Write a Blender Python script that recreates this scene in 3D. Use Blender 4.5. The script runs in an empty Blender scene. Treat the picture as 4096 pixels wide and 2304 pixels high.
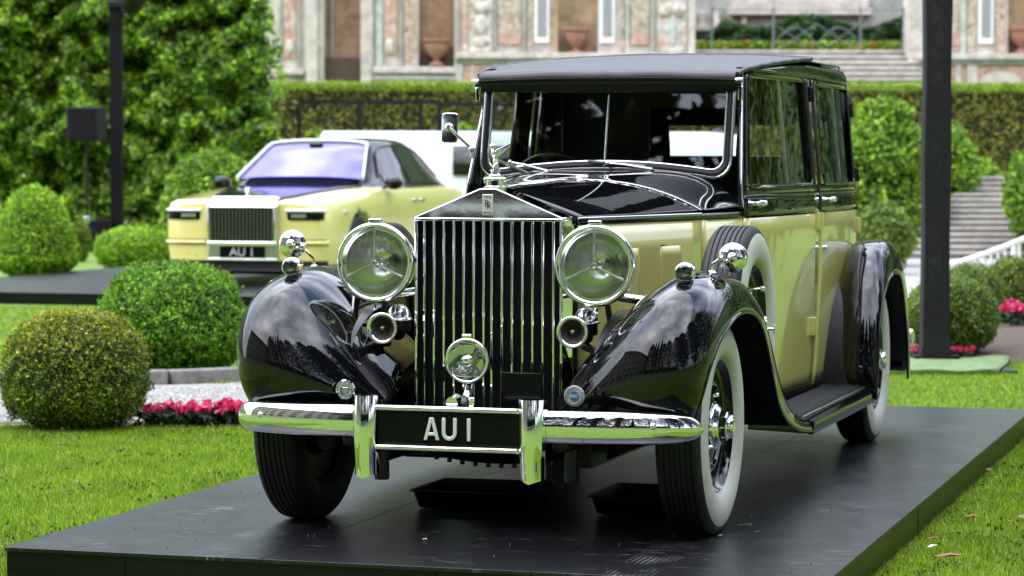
import bpy, bmesh, math, random
import numpy as np
from mathutils import Vector, Matrix

sc = bpy.context.scene
COL = sc.collection
PI = math.pi
rng = np.random.default_rng(7)
random.seed(7)

# ------------------------------------------------------------------ camera
CAM_POS = (3.02171818, -10.0231287, 1.39673072)
CAM_YAW, CAM_PITCH, CAM_ROLL = -0.288885518, 0.0463493856, 0.00216049144
cy, sy, cp, sp = math.cos(CAM_YAW), math.sin(CAM_YAW), math.cos(CAM_PITCH), math.sin(CAM_PITCH)
cF = Vector((sy * cp, cy * cp, -sp)); cR = Vector((cy, -sy, 0)); cU = cR.cross(cF)
cr, sr = math.cos(CAM_ROLL), math.sin(CAM_ROLL)
cR, cU = cr * cR + sr * cU, -sr * cR + cr * cU
cam_d = bpy.data.cameras.new('camera')
cam_d.sensor_width = 36.0
cam_d.lens = 36.0 * 10962.9734 / 4096.0
cam_d.clip_start = 0.1
cam_d.clip_end = 2000
cam_d.dof.use_dof = True
cam_d.dof.focus_distance = 10.3
cam_d.dof.aperture_fstop = 5.0
cam = bpy.data.objects.new('camera', cam_d); COL.objects.link(cam)
mw = Matrix.Identity(4)
for i, v in enumerate((cR, cU, -cF)):
    for j in range(3):
        mw[j][i] = v[j]
for j in range(3):
    mw[j][3] = CAM_POS[j]
cam.matrix_world = mw
sc.camera = cam

# ------------------------------------------------------------------ world, sun, exposure
SUN_EL, SUN_AZ = math.radians(56), math.radians(228)     # azimuth clockwise from +Y
world = bpy.data.worlds.new('World'); sc.world = world; world.use_nodes = True
wn, wl = world.node_tree.nodes, world.node_tree.links
wn.clear()
w_out = wn.new('ShaderNodeOutputWorld'); w_bg = wn.new('ShaderNodeBackground'); w_bg.inputs['Strength'].default_value = 0.10
w_sky = wn.new('ShaderNodeTexSky'); w_sky.sky_type = 'NISHITA'; w_sky.sun_disc = False
w_sky.sun_elevation = SUN_EL; w_sky.sun_rotation = SUN_AZ; w_sky.dust_density = 1.5
w_tc = wn.new('ShaderNodeTexCoord'); w_map = wn.new('ShaderNodeMapping'); w_map.inputs['Scale'].default_value = (1.0, 1.0, 2.2)
w_n1 = wn.new('ShaderNodeTexNoise'); w_n1.inputs['Scale'].default_value = 1.5; w_n1.inputs['Detail'].default_value = 7; w_n1.inputs['Roughness'].default_value = 0.52
w_n1.inputs['Distortion'].default_value = 0.4
w_r1 = wn.new('ShaderNodeValToRGB'); w_r1.color_ramp.elements[0].position = 0.36; w_r1.color_ramp.elements[1].position = 0.60
w_n2 = wn.new('ShaderNodeTexNoise'); w_n2.inputs['Scale'].default_value = 2.1; w_n2.inputs['Detail'].default_value = 6
w_r2 = wn.new('ShaderNodeValToRGB')
w_r2.color_ramp.elements[0].position = 0.34; w_r2.color_ramp.elements[0].color = (2.4, 2.8, 3.7, 1)
w_r2.color_ramp.elements[1].position = 0.66; w_r2.color_ramp.elements[1].color = (11.6, 12.3, 13.9, 1)
w_mix = wn.new('ShaderNodeMixRGB')
wl.new(w_tc.outputs['Generated'], w_map.inputs['Vector'])
wl.new(w_map.outputs['Vector'], w_n1.inputs['Vector']); wl.new(w_map.outputs['Vector'], w_n2.inputs['Vector'])
wl.new(w_n1.outputs['Fac'], w_r1.inputs['Fac']); wl.new(w_n2.outputs['Fac'], w_r2.inputs['Fac'])
wl.new(w_r1.outputs['Color'], w_mix.inputs['Fac']); wl.new(w_sky.outputs['Color'], w_mix.inputs['Color1']); wl.new(w_r2.outputs['Color'], w_mix.inputs['Color2'])
# overcast luminance falls off towards the horizon (1 + 2 sin h) / 3
w_sep = wn.new('ShaderNodeSeparateXYZ'); wl.new(w_tc.outputs['Generated'], w_sep.inputs[0])
w_lum = wn.new('ShaderNodeMapRange'); w_lum.inputs['From Min'].default_value = 0.0; w_lum.inputs['From Max'].default_value = 1.0; w_lum.inputs['To Min'].default_value = 0.33; w_lum.inputs['To Max'].default_value = 1.50
wl.new(w_sep.outputs[2], w_lum.inputs['Value'])
w_mul = wn.new('ShaderNodeVectorMath'); w_mul.operation = 'SCALE'
wl.new(w_mix.outputs['Color'], w_mul.inputs[0]); wl.new(w_lum.outputs['Result'], w_mul.inputs['Scale'])
wl.new(w_mul.outputs['Vector'], w_bg.inputs['Color']); wl.new(w_bg.outputs['Background'], w_out.inputs['Surface'])

sun_d = bpy.data.lights.new('sun', 'SUN'); sun_d.energy = 0.7; sun_d.angle = math.radians(140); sun_d.color = (1.0, 0.95, 0.86)
sun = bpy.data.objects.new('sun', sun_d); COL.objects.link(sun)
to_sun = Vector((math.sin(SUN_AZ) * math.cos(SUN_EL), math.cos(SUN_AZ) * math.cos(SUN_EL), math.sin(SUN_EL)))
sun.rotation_euler = to_sun.to_track_quat('Z', 'Y').to_euler()
sc.view_settings.view_transform = 'Standard'
sc.view_settings.look = 'None'
sc.view_settings.gamma = 1.0
sc.view_settings.use_curve_mapping = False
sc.view_settings.exposure = 2.24
sc.render.engine = 'CYCLES'
sc.cycles.max_bounces = 10
sc.cycles.transparent_max_bounces = 16
sc.cycles.glossy_bounces = 6
sc.cycles.caustics_reflective = False
sc.cycles.caustics_refractive = False
sc.cycles.use_denoising = True

# ------------------------------------------------------------------ materials
MATS = {}
def nodes_of(m):
    m.use_nodes = True
    nt = m.node_tree
    return nt, nt.nodes, nt.links
def mat(name, base, rough=0.5, metal=0.0, coat=0.0, var=0.0, vscale=6.0, bump=0.0, bscale=60.0, rvar=0.0, spec=0.5, coords='Object', island=0.0, sub=None, coat_rough=0.02, stretch=None, base2=None):
    """Principled material; var mixes in lighter / darker noise, island varies per loose piece."""
    m = bpy.data.materials.new(name); MATS[name] = m
    nt, N, L = nodes_of(m)
    b = N['Principled BSDF']
    b.inputs['Base Color'].default_value = (*base, 1)
    b.inputs['Roughness'].default_value = rough
    b.inputs['Metallic'].default_value = metal
    b.inputs['Coat Weight'].default_value = coat
    b.inputs['Coat Roughness'].default_value = coat_rough
    b.inputs['Specular IOR Level'].default_value = spec
    if sub:
        b.inputs['Transmission Weight'].default_value = 0
    tc = N.new('ShaderNodeTexCoord'); vec = tc.outputs[coords]
    if stretch:
        mp = N.new('ShaderNodeMapping'); mp.inputs['Scale'].default_value = stretch
        L.new(vec, mp.inputs['Vector']); vec = mp.outputs['Vector']
    col = None
    if var > 0 or base2:
        n = N.new('ShaderNodeTexNoise'); n.inputs['Scale'].default_value = vscale; n.inputs['Detail'].default_value = 6; n.inputs['Roughness'].default_value = 0.65
        L.new(vec, n.inputs['Vector'])
        r = N.new('ShaderNodeValToRGB')
        if base2:
            c0, c1 = base, base2
        else:
            c0 = tuple(c * (1 - var) for c in base); c1 = tuple(min(1, c * (1 + var)) for c in base)
        r.color_ramp.elements[0].position = 0.33; r.color_ramp.elements[0].color = (*c0, 1)
        r.color_ramp.elements[1].position = 0.67; r.color_ramp.elements[1].color = (*c1, 1)
        L.new(n.outputs['Fac'], r.inputs['Fac']); col = r.outputs['Color']
        if rvar > 0:
            mr = N.new('ShaderNodeMapRange'); mr.inputs['To Min'].default_value = max(0, rough - rvar); mr.inputs['To Max'].default_value = rough + rvar
            L.new(n.outputs['Fac'], mr.inputs['Value']); L.new(mr.outputs['Result'], b.inputs['Roughness'])
    if island > 0:
        g = N.new('ShaderNodeNewGeometry')
        hs = N.new('ShaderNodeHueSaturation')
        m1 = N.new('ShaderNodeMapRange'); m1.inputs['To Min'].default_value = 1 - island; m1.inputs['To Max'].default_value = 1 + island
        m2 = N.new('ShaderNodeMapRange'); m2.inputs['To Min'].default_value = 0.5 - island * 0.06; m2.inputs['To Max'].default_value = 0.5 + island * 0.05
        w = N.new('ShaderNodeTexWhiteNoise'); w.noise_dimensions = '1D'
        L.new(g.outputs['Random Per Island'], m1.inputs['Value']); L.new(g.outputs['Random Per Island'], w.inputs['W']); L.new(w.outputs['Value'], m2.inputs['Value'])
        L.new(m1.outputs['Result'], hs.inputs['Value']); L.new(m2.outputs['Result'], hs.inputs['Hue'])
        if col is None:
            hs.inputs['Color'].default_value = (*base, 1)
        else:
            L.new(col, hs.inputs['Color'])
        col = hs.outputs['Color']
    if col is not None:
        L.new(col, b.inputs['Base Color'])
    if bump > 0:
        n2 = N.new('ShaderNodeTexNoise'); n2.inputs['Scale'].default_value = bscale; n2.inputs['Detail'].default_value = 5
        L.new(vec, n2.inputs['Vector'])
        bp = N.new('ShaderNodeBump'); bp.inputs['Strength'].default_value = bump; bp.inputs['Distance'].default_value = 0.01
        L.new(n2.outputs['Fac'], bp.inputs['Height']); L.new(bp.outputs['Normal'], b.inputs['Normal'])
    return m
def glass(name, tint=(0.93, 0.95, 0.93), refl=0.07, rough=0.0):
    m = bpy.data.materials.new(name); MATS[name] = m
    nt, N, L = nodes_of(m)
    N.remove(N['Principled BSDF'])
    out = N['Material Output']
    t = N.new('ShaderNodeBsdfTransparent'); t.inputs['Color'].default_value = (*tint, 1)
    g = N.new('ShaderNodeBsdfGlossy'); g.inputs['Roughness'].default_value = rough; g.inputs['Color'].default_value = (0.95, 0.96, 1, 1)
    lw = N.new('ShaderNodeLayerWeight'); lw.inputs['Blend'].default_value = 0.5
    p = N.new('ShaderNodeMath'); p.operation = 'POWER'; p.inputs[1].default_value = 5.0
    r = N.new('ShaderNodeMapRange'); r.inputs['To Min'].default_value = refl; r.inputs['To Max'].default_value = 1.0
    mx = N.new('ShaderNodeMixShader')
    L.new(lw.outputs['Facing'], p.inputs[0]); L.new(p.outputs[0], r.inputs['Value']); L.new(r.outputs['Result'], mx.inputs['Fac'])
    L.new(t.outputs[0], mx.inputs[1]); L.new(g.outputs[0], mx.inputs[2]); L.new(mx.outputs[0], out.inputs['Surface'])
    return m
def leafmat(name, base, tip, island=0.45, rough=0.45, trans=0.35):
    """Leaves: two-tone noise in object space, per-leaf variation and some light passing through."""
    m = bpy.data.materials.new(name); MATS[name] = m
    nt, N, L = nodes_of(m)
    b = N['Principled BSDF']; out = N['Material Output']
    b.inputs['Roughness'].default_value = rough; b.inputs['Specular IOR Level'].default_value = 0.35
    g = N.new('ShaderNodeNewGeometry'); tc = N.new('ShaderNodeTexCoord')
    n = N.new('ShaderNodeTexNoise'); n.inputs['Scale'].default_value = 3.2; n.inputs['Detail'].default_value = 4
    L.new(tc.outputs['Object'], n.inputs['Vector'])
    ad = N.new('ShaderNodeMath'); ad.operation = 'ADD'; sb = N.new('ShaderNodeMath'); sb.operation = 'SUBTRACT'; sb.inputs[1].default_value = 0.5
    ms = N.new('ShaderNodeMath'); ms.operation = 'MULTIPLY'; ms.inputs[1].default_value = 1.1
    L.new(g.outputs['Random Per Island'], sb.inputs[0]); L.new(sb.outputs[0], ms.inputs[0]); L.new(ms.outputs[0], ad.inputs[0]); L.new(n.outputs['Fac'], ad.inputs[1])
    r = N.new('ShaderNodeValToRGB')
    r.color_ramp.elements[0].position = 0.15; r.color_ramp.elements[0].color = (*base, 1)
    r.color_ramp.elements[1].position = 0.95; r.color_ramp.elements[1].color = (*tip, 1)
    L.new(ad.outputs[0], r.inputs['Fac'])
    w = N.new('ShaderNodeTexWhiteNoise'); w.noise_dimensions = '1D'; L.new(g.outputs['Random Per Island'], w.inputs['W'])
    mr = N.new('ShaderNodeMapRange'); mr.inputs['To Min'].default_value = 1 - island; mr.inputs['To Max'].default_value = 1 + island
    L.new(w.outputs['Value'], mr.inputs['Value'])
    hs = N.new('ShaderNodeHueSaturation'); L.new(mr.outputs['Result'], hs.inputs['Value']); L.new(r.outputs['Color'], hs.inputs['Color'])
    L.new(hs.outputs['Color'], b.inputs['Base Color'])
    t = N.new('ShaderNodeBsdfTranslucent'); L.new(hs.outputs['Color'], t.inputs['Color'])
    mx = N.new('ShaderNodeMixShader'); mx.inputs['Fac'].default_value = trans
    L.new(b.outputs[0], mx.inputs[1]); L.new(t.outputs[0], mx.inputs[2]); L.new(mx.outputs[0], out.inputs['Surface'])
    return m

# ------------------------------------------------------------------ mesh helpers
def tag(o, label=None, cat=None, group=None, kind=None):
    if label: o['label'] = label
    if cat: o['category'] = cat
    if group: o['group'] = group
    if kind: o['kind'] = kind
    return o
def empty(name, loc=(0, 0, 0), rz=0.0, label=None, cat=None, group=None):
    o = bpy.data.objects.new(name, None); COL.objects.link(o)
    o.location = loc; o.rotation_euler = (0, 0, rz); o.empty_display_size = 0.1
    return tag(o, label, cat, group)
def V(*a): return Vector(a)
def smooth_shade(me, ang):
    me.polygons.foreach_set('use_smooth', np.ones(len(me.polygons), dtype=bool))
    if ang < 179:
        me.set_sharp_from_angle(angle=math.radians(ang))
class MB:
    def __init__(s): s.v = []; s.f = []
    def add(s, vs, fs):
        o = len(s.v); s.v += [tuple(p) for p in vs]; s.f += [tuple(i + o for i in f) for f in fs]; return s
    def grid(s, P, cu=False, cv=False):
        n, m = len(P), len(P[0]); o = len(s.v)
        for row in P: s.v += [tuple(p) for p in row]
        for i in range(n if cu else n - 1):
            for j in range(m if cv else m - 1):
                a, b = o + i * m, o + ((i + 1) % n) * m; k = (j + 1) % m
                s.f.append((a + j, a + k, b + k, b + j))
        return s
    def box(s, c, d, rz=0.0, rot=None):
        R = rot if rot is not None else Matrix.Rotation(rz, 3, 'Z')
        P = [R @ Vector((x * d[0] / 2, y * d[1] / 2, z * d[2] / 2)) + Vector(c) for x in (-1, 1) for y in (-1, 1) for z in (-1, 1)]
        return s.add(P, [(0, 1, 3, 2), (4, 6, 7, 5), (0, 4, 5, 1), (2, 3, 7, 6), (0, 2, 6, 4), (1, 5, 7, 3)])
    def lathe(s, prof, o=(0, 0, 0), d=(0, 0, 1), seg=32, cap0=False, cap1=False, ref=None):
        """prof: (radius, height along d)"""
        d = Vector(d).normalized()
        a = Vector(ref) if ref else (Vector((0, 0, 1)) if abs(d.z) < 0.9 else Vector((1, 0, 0)))
        u = (a - d * a.dot(d)).normalized(); w = d.cross(u); o = Vector(o)
        P = [[o + d * h + (u * math.cos(2 * PI * k / seg) + w * math.sin(2 * PI * k / seg)) * r for k in range(seg)] for r, h in prof]
        b = len(s.v); s.grid(P, cv=True)
        if cap0: s.f.append(tuple(b + k for k in range(seg)))
        if cap1: s.f.append(tuple(b + (len(prof) - 1) * seg + k for k in range(seg)))
        return s
    def tube(s, path, r, seg=8, caps=True, closed=False, flat=None, up=None):
        path = [Vector(p) for p in path]; n = len(path)
        rs = r if isinstance(r, (list, tuple)) else [r] * n
        P = []; u = None
        for i, p in enumerate(path):
            if closed: t = path[(i + 1) % n] - path[i - 1]
            else: t = path[min(i + 1, n - 1)] - path[max(i - 1, 0)]
            t.normalize()
            if u is None or up is not None:
                a = Vector(up) if up is not None else (Vector((0, 0, 1)) if abs(t.z) < 0.9 else Vector((1, 0, 0)))
                u = (a - t * a.dot(t)).normalized()
            else:
                u = (u - t * u.dot(t)).normalized()
            w = t.cross(u); fa, fb = flat if flat else (1, 1)
            P.append([p + (u * math.cos(2 * PI * k / seg) * fa + w * math.sin(2 * PI * k / seg) * fb) * rs[i] for k in range(seg)])
        b = len(s.v); s.grid(P, cu=closed, cv=True)
        if caps and not closed:
            s.f.append(tuple(b + k for k in range(seg))); s.f.append(tuple(b + (n - 1) * seg + k for k in range(seg)))
        return s
    def prism(s, poly, fn, t0, t1):
        n = len(poly); a = [fn(p[0], p[1], t0) for p in poly]; b = [fn(p[0], p[1], t1) for p in poly]
        fs = [tuple(range(n)), tuple(range(2 * n - 1, n - 1, -1))] + [(i, (i + 1) % n, n + (i + 1) % n, n + i) for i in range(n)]
        return s.add(a + b, fs)
    def ball(s, c, r, seg=16, rings=10, zs=1.0):
        P = [[(c[0] + r * math.sin(PI * i / rings) * math.cos(2 * PI * k / seg), c[1] + r * math.sin(PI * i / rings) * math.sin(2 * PI * k / seg), c[2] + r * zs * math.cos(PI * i / rings)) for k in range(seg)] for i in range(rings + 1)]
        return s.grid(P, cv=True)
    def mesh(s, name, ang=35, recalc=True):
        me = bpy.data.meshes.new(name); me.from_pydata(s.v, [], s.f)
        if recalc:
            bm = bmesh.new(); bm.from_mesh(me); bmesh.ops.remove_doubles(bm, verts=bm.verts, dist=1e-6)
            bmesh.ops.recalc_face_normals(bm, faces=bm.faces); bm.to_mesh(me); bm.free()
        smooth_shade(me, ang); me.update(); return me
    def build(s, name, m, parent=None, ang=35, bevel=0.0, bseg=2, solid=0.0, sub=0, recalc=True, loc=None):
        me = s.mesh(name, ang, recalc)
        return link(name, me, m, parent, bevel, bseg, solid, sub, loc)
def link(name, me, m, parent=None, bevel=0.0, bseg=2, solid=0.0, sub=0, loc=None):
    o = bpy.data.objects.new(name, me); COL.objects.link(o)
    if m is not None and not len(me.materials): me.materials.append(m if not isinstance(m, str) else MATS[m])
    if parent is not None: o.parent = parent
    if loc is not None: o.location = loc
    if solid:
        md = o.modifiers.new('solid', 'SOLIDIFY'); md.thickness = solid; md.offset = 0
    if bevel:
        md = o.modifiers.new('bevel', 'BEVEL'); md.width = bevel; md.segments = bseg; md.limit_method = 'ANGLE'; md.angle_limit = math.radians(40)
    if sub:
        md = o.modifiers.new('sub', 'SUBSURF'); md.levels = sub; md.render_levels = sub
    return o
def fast_mesh(name, verts, quads, m, parent=None, smooth=False, tris=False):
    """numpy route for large meshes"""
    k = 3 if tris else 4
    me = bpy.data.meshes.new(name); verts = np.asarray(verts, dtype=np.float32); quads = np.asarray(quads, dtype=np.int32)
    me.vertices.add(len(verts)); me.vertices.foreach_set('co', verts.ravel())
    me.loops.add(quads.size); me.loops.foreach_set('vertex_index', quads.ravel())
    me.polygons.add(len(quads)); me.polygons.foreach_set('loop_start', np.arange(0, quads.size, k, dtype=np.int32))
    me.polygons.foreach_set('use_smooth', np.full(len(quads), smooth))
    me.update(calc_edges=True)
    return link(name, me, m, parent)
def copy_tree(o, parent=None, loc=None, rz=None, label=None):
    c = o.copy(); COL.objects.link(c); c.parent = parent
    if loc is not None: c.location = loc
    if rz is not None: c.rotation_euler[2] = rz
    if label: c['label'] = label
    for ch in [x for x in bpy.data.objects if x.parent == o]:
        copy_tree(ch, c)
    return c
def hermite(xs, ys, x):
    """Smooth interpolation through points (non-uniform Catmull-Rom); ys may be vectors."""
    xs = np.asarray(xs, float); ys = np.asarray(ys, float)
    i = int(np.clip(np.searchsorted(xs, x) - 1, 0, len(xs) - 2))
    def slope(k):
        if k == 0: return (ys[1] - ys[0]) / (xs[1] - xs[0])
        if k == len(xs) - 1: return (ys[-1] - ys[-2]) / (xs[-1] - xs[-2])
        return (ys[k + 1] - ys[k - 1]) / (xs[k + 1] - xs[k - 1])
    h = xs[i + 1] - xs[i]; t = (x - xs[i]) / h
    a, b = ys[i], ys[i + 1]; ma, mb = slope(i) * h, slope(i + 1) * h
    return (2 * t**3 - 3 * t**2 + 1) * a + (t**3 - 2 * t**2 + t) * ma + (-2 * t**3 + 3 * t**2) * b + (t**3 - t**2) * mb
def text_mesh(name, body, size, depth, frame, m, parent, align='CENTER', sx=1.0):
    """Text as mesh; frame = (origin, right, up) in the parent's space."""
    cu = bpy.data.curves.new(name, 'FONT'); cu.body = body; cu.size = size; cu.extrude = depth; cu.align_x = align; cu.align_y = 'CENTER'
    tmp = bpy.data.objects.new('tmp', cu); COL.objects.link(tmp)
    me = bpy.data.meshes.new_from_object(tmp.evaluated_get(bpy.context.evaluated_depsgraph_get()))
    bpy.data.objects.remove(tmp); bpy.data.curves.remove(cu)
    o, r, u = (Vector(a) for a in frame); r.normalize(); u.normalize(); n = r.cross(u)
    for v in me.vertices:
        v.co = o + r * v.co.x * sx + u * v.co.y + n * v.co.z
    me.name = name
    return link(name, me, m, parent)

# base materials shared by the two cars
mat('black_paint', (0.003, 0.003, 0.0036), 0.3, coat=1.0, coat_rough=0.012, spec=0.0, bump=0.004, bscale=25)
mat('yellow_paint', (0.62, 0.560, 0.180), 0.22, coat=0.85, coat_rough=0.03, var=0.03, vscale=2.0, bump=0.006, bscale=30)
mat('pale_yellow_paint', (0.74, 0.665, 0.22), 0.25, coat=1.0, coat_rough=0.03)
mat('chrome', (0.86, 0.87, 0.88), 0.035, metal=1.0, bump=0.004, bscale=18)
mat('satin_steel', (0.55, 0.56, 0.57), 0.28, metal=1.0, var=0.1, vscale=30)
mat('rubber', (0.0065, 0.0065, 0.007), 0.62, var=0.35, vscale=9, bump=0.15, bscale=140, rvar=0.12)
mat('whitewall', (0.50, 0.485, 0.43), 0.5, base2=(0.62, 0.62, 0.59), vscale=5, bump=0.03, bscale=40)
mat('dark_metal', (0.004, 0.004, 0.0045), 0.45, metal=0.2, var=0.4, vscale=12, bump=0.1)
mat('black_satin', (0.003, 0.003, 0.004), 0.32, spec=0.3, var=0.3, vscale=10)
mat('grille_dark', (0.003, 0.003, 0.003), 0.7)
mat('horn_throat', (0.06, 0.05, 0.042), 0.5)
mat('canvas', (0.017, 0.018, 0.024), 0.42, var=0.22, vscale=2.5, bump=0.25, bscale=420, rvar=0.06, spec=0.6)
mat('leather', (0.004, 0.0035, 0.0035), 0.5, bump=0.1, bscale=90)
mat('walnut', (0.030, 0.011, 0.006), 0.22, coat=0.6, var=0.5, vscale=5, stretch=(1, 1, 0.15))
mat('plate_black', (0.004, 0.004, 0.005), 0.10, spec=0.12, bump=0.01, bscale=30)
mat('letter_white', (0.72, 0.74, 0.72), 0.25, metal=0.3)
mat('enamel_blue', (0.01, 0.10, 0.30), 0.15, coat=0.8)
mat('pewter', (0.34, 0.36, 0.34), 0.33, metal=0.9, var=0.25, vscale=120, bump=0.5, bscale=300)
mat('lamp_dark', (0.10, 0.10, 0.11), 0.25, metal=0.8)
mat('reflector', (0.72, 0.73, 0.70), 0.20, metal=1.0, bump=0.08, bscale=14)
mat('ribbed_rubber', (0.008, 0.0075, 0.007), 0.55, var=0.3, vscale=14)
glass('clear_glass', (0.86, 0.89, 0.86), 0.065)
glass('lamp_glass', (0.93, 0.95, 0.92), 0.10)
glass('saloon_glass', (0.10, 0.095, 0.10), 0.05)
# ================================================================== the vintage limousine (platform top is z = 0, front axle at y = 0)
BK, YE, CH = 'black_paint', 'yellow_paint', 'chrome'
car = empty('vintage_car', (0, 0, 0), label='vintage black and yellow limousine with upright chrome grille, parked on the near black platform', cat='vintage car')

PLAN_S = [-0.02, 0.55, 1.1, 1.5, 2.0, 2.85, 3.6, 3.95, 4.2, 4.38, 4.55, 4.75, 4.97]
PLAN_XY = [(0.296, -0.02), (0.418, 0.55), (0.535, 1.1), (0.618, 1.5), (0.672, 2.0), (0.705, 2.85), (0.715, 3.6), (0.70, 3.95), (0.655, 4.19), (0.57, 4.34), (0.42, 4.43), (0.22, 4.465), (0.0, 4.475)]
def sstep(a, b, x):
    t = min(1, max(0, (x - a) / (b - a))); return t * t * (3 - 2 * t)
def side(s, z, sg=1, out=0.0):
    """Point on the body side: s runs along the plan from the radiator round to the middle of the tail."""
    x, y = hermite(PLAN_S, PLAN_XY, s)
    up = max(0.0, z - 1.2) / 0.6; lo = max(0.0, 1.05 - z) / 0.75
    k = sstep(0.9, 1.6, s)
    x = x * (1 - 0.085 * up * k - 0.045 * lo * lo * k)
    y = y - 0.24 * up**1.6 * sstep(3.9, 4.6, s) - 0.05 * lo * sstep(4.1, 4.6, s)
    y = y + 0.20 * max(0.0, z - 1.27) / 0.5 * (1 - sstep(1.5, 2.3, s))
    x2, y2 = hermite(PLAN_S, PLAN_XY, min(4.97, s + 0.01)); x1, y1 = hermite(PLAN_S, PLAN_XY, s - 0.01)
    t = Vector((x2 - x1, y2 - y1, 0)).normalized(); n = Vector((t.y, -t.x, 0))
    return Vector(((x + n.x * out) * sg, y + n.y * out, z))
def patch(s0, s1, z0, z1, sg, ns=10, nz=6, out=0.0, hole=None):
    b = MB()
    ss = np.linspace(s0, s1, ns + 1); zz = np.linspace(z0, z1, nz + 1)
    b.grid([[side(s, z, sg, out) for z in zz] for s in ss])
    return b
def strip(pts, r, name, m, parent, seg=8, **k):
    return MB().tube(pts, r, seg, **k).build(name, m, parent, ang=60)

# ---- radiator
RY = -0.175
shell = MB()
def shell_fn(x, z, t): return (x, t, z)
outer = [(-0.292, 0.44), (0.292, 0.44), (0.292, 1.180), (0.030, 1.292), (-0.030, 1.292), (-0.292, 1.180)]
rad = empty('radiator', (0, 0, 0)); rad.parent = car
b = MB()
b.prism([(-0.292, 1.176), (0.292, 1.176), (0.292, 1.184), (0.032, 1.293), (-0.032, 1.293), (-0.292, 1.184)], shell_fn, RY, 0.012)
b.build('shell_top', CH, rad, bevel=0.006, bseg=3)
for sg in (-1, 1):
    MB().box((sg * 0.2855, (RY + 0.012) / 2, 0.81), (0.013, 0.187, 0.735)).build('shell_side', CH, rad, bevel=0.004)
MB().box((0, RY + 0.01, 1.1755), (0.584, 0.026, 0.012)).build('shell_lip', CH, rad, bevel=0.003)
MB().box((0, -0.06, 0.80), (0.56, 0.03, 0.75)).build('core', 'grille_dark', rad)
vx = [613, 690, 767, 845, 922, 1000, 1076, 1133, 1212, 1290, 1370, 1447, 1525, 1607]
v_me = MB().prism([(-0.0052, -0.03), (0.0052, -0.03), (0.0058, 0.0), (0.0058, 0.03), (-0.0058, 0.03), (-0.0058, 0.0)], lambda x, y, t: (x, y, t), 0.455, 1.172).mesh('vane', ang=60)
for i, u in enumerate(vx):
    x = -0.279 + (u - 553) / (1668 - 553) * 0.558
    o = link('vane', v_me, CH, rad, bevel=0.0028); o.location = (x, RY + 0.034, 0); o.rotation_euler = (0, 0, 0.30 * (x / 0.28) * 0.6 + (0.05 if x > 0 else -0.05))
# emblem on the pediment
em = MB().box((0, RY - 0.003, 1.232), (0.041, 0.006, 0.078)).build('emblem', 'letter_white', rad, bevel=0.002)
EMF = lambda dx, dz, dy=0.0065: ((dx, RY - dy, 1.232 + dz), (1, 0, 0), (0, 0, 1))
text_mesh('emblem_letter', 'R', 0.040, 0.0006, EMF(-0.0035, 0.003), 'grille_dark', rad, sx=0.75)
text_mesh('emblem_letter', 'R', 0.040, 0.0006, EMF(0.005, -0.004, 0.007), 'grille_dark', rad, sx=0.75)
text_mesh('emblem_word', 'ROLLS', 0.0125, 0.0006, EMF(0, 0.030), 'grille_dark', rad, sx=0.9)
text_mesh('emblem_word', 'ROYCE', 0.0125, 0.0006, EMF(0, -0.031), 'grille_dark', rad, sx=0.85)
# cap and mascot
cap = MB().lathe([(0.0, 0), (0.042, 0), (0.044, 0.004), (0.044, 0.01), (0.036, 0.014), (0.036, 0.034), (0.045, 0.037), (0.046, 0.043), (0.040, 0.047), (0.030, 0.049), (0.0, 0.05)], (0, -0.085, 1.288), seg=36).build('radiator_cap', CH, car, ang=30)
mas = empty('mascot', (0, -0.085, 1.336)); mas.parent = car
MB().lathe([(0.0, 0), (0.024, 0), (0.025, 0.006), (0.018, 0.011), (0.014, 0.016), (0.019, 0.021), (0.017, 0.028), (0.0, 0.030)], seg=24).build('plinth', CH, mas)
fig = MB()
fig.tube([(0, 0.016, 0.022), (0, 0.013, 0.040), (0, 0.009, 0.058), (0, 0.001, 0.074), (0, -0.010, 0.088), (0, -0.021, 0.098)], [0.017, 0.011, 0.0125, 0.0095, 0.0135, 0.008], seg=12)
fig.tube([(0.005, 0.006, 0.052), (0.004, -0.012, 0.042), (0.0, -0.006, 0.024)], [0.008, 0.007, 0.008], seg=8)
fig.tube([(0, -0.019, 0.096), (0, -0.026, 0.106)], [0.007, 0.008], seg=8)
fig.ball((0, -0.030, 0.113), 0.0135, 12, 8, 1.05)
fig.build('figure', CH, mas, ang=80)
for sg in (-1, 1):
    w = MB()
    P = []
    for t in np.linspace(0, 1, 8):
        c = Vector((sg * (0.007 + 0.036 * t), -0.010 + 0.062 * t, 0.089 + 0.018 * t + 0.016 * t * t)); wid = 0.0145 * (1 - 0.75 * t * t); th = 0.006 * (1 - 0.8 * t)
        P.append([c + Vector((0, 0.3 * wid * math.cos(a), wid * math.sin(a))) + Vector((sg * th * math.cos(a), 0, 0)) for a in np.linspace(0, 2 * PI, 10, endpoint=False)])
    w.grid(P, cv=True).build('wing', CH, mas, ang=80)

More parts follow.
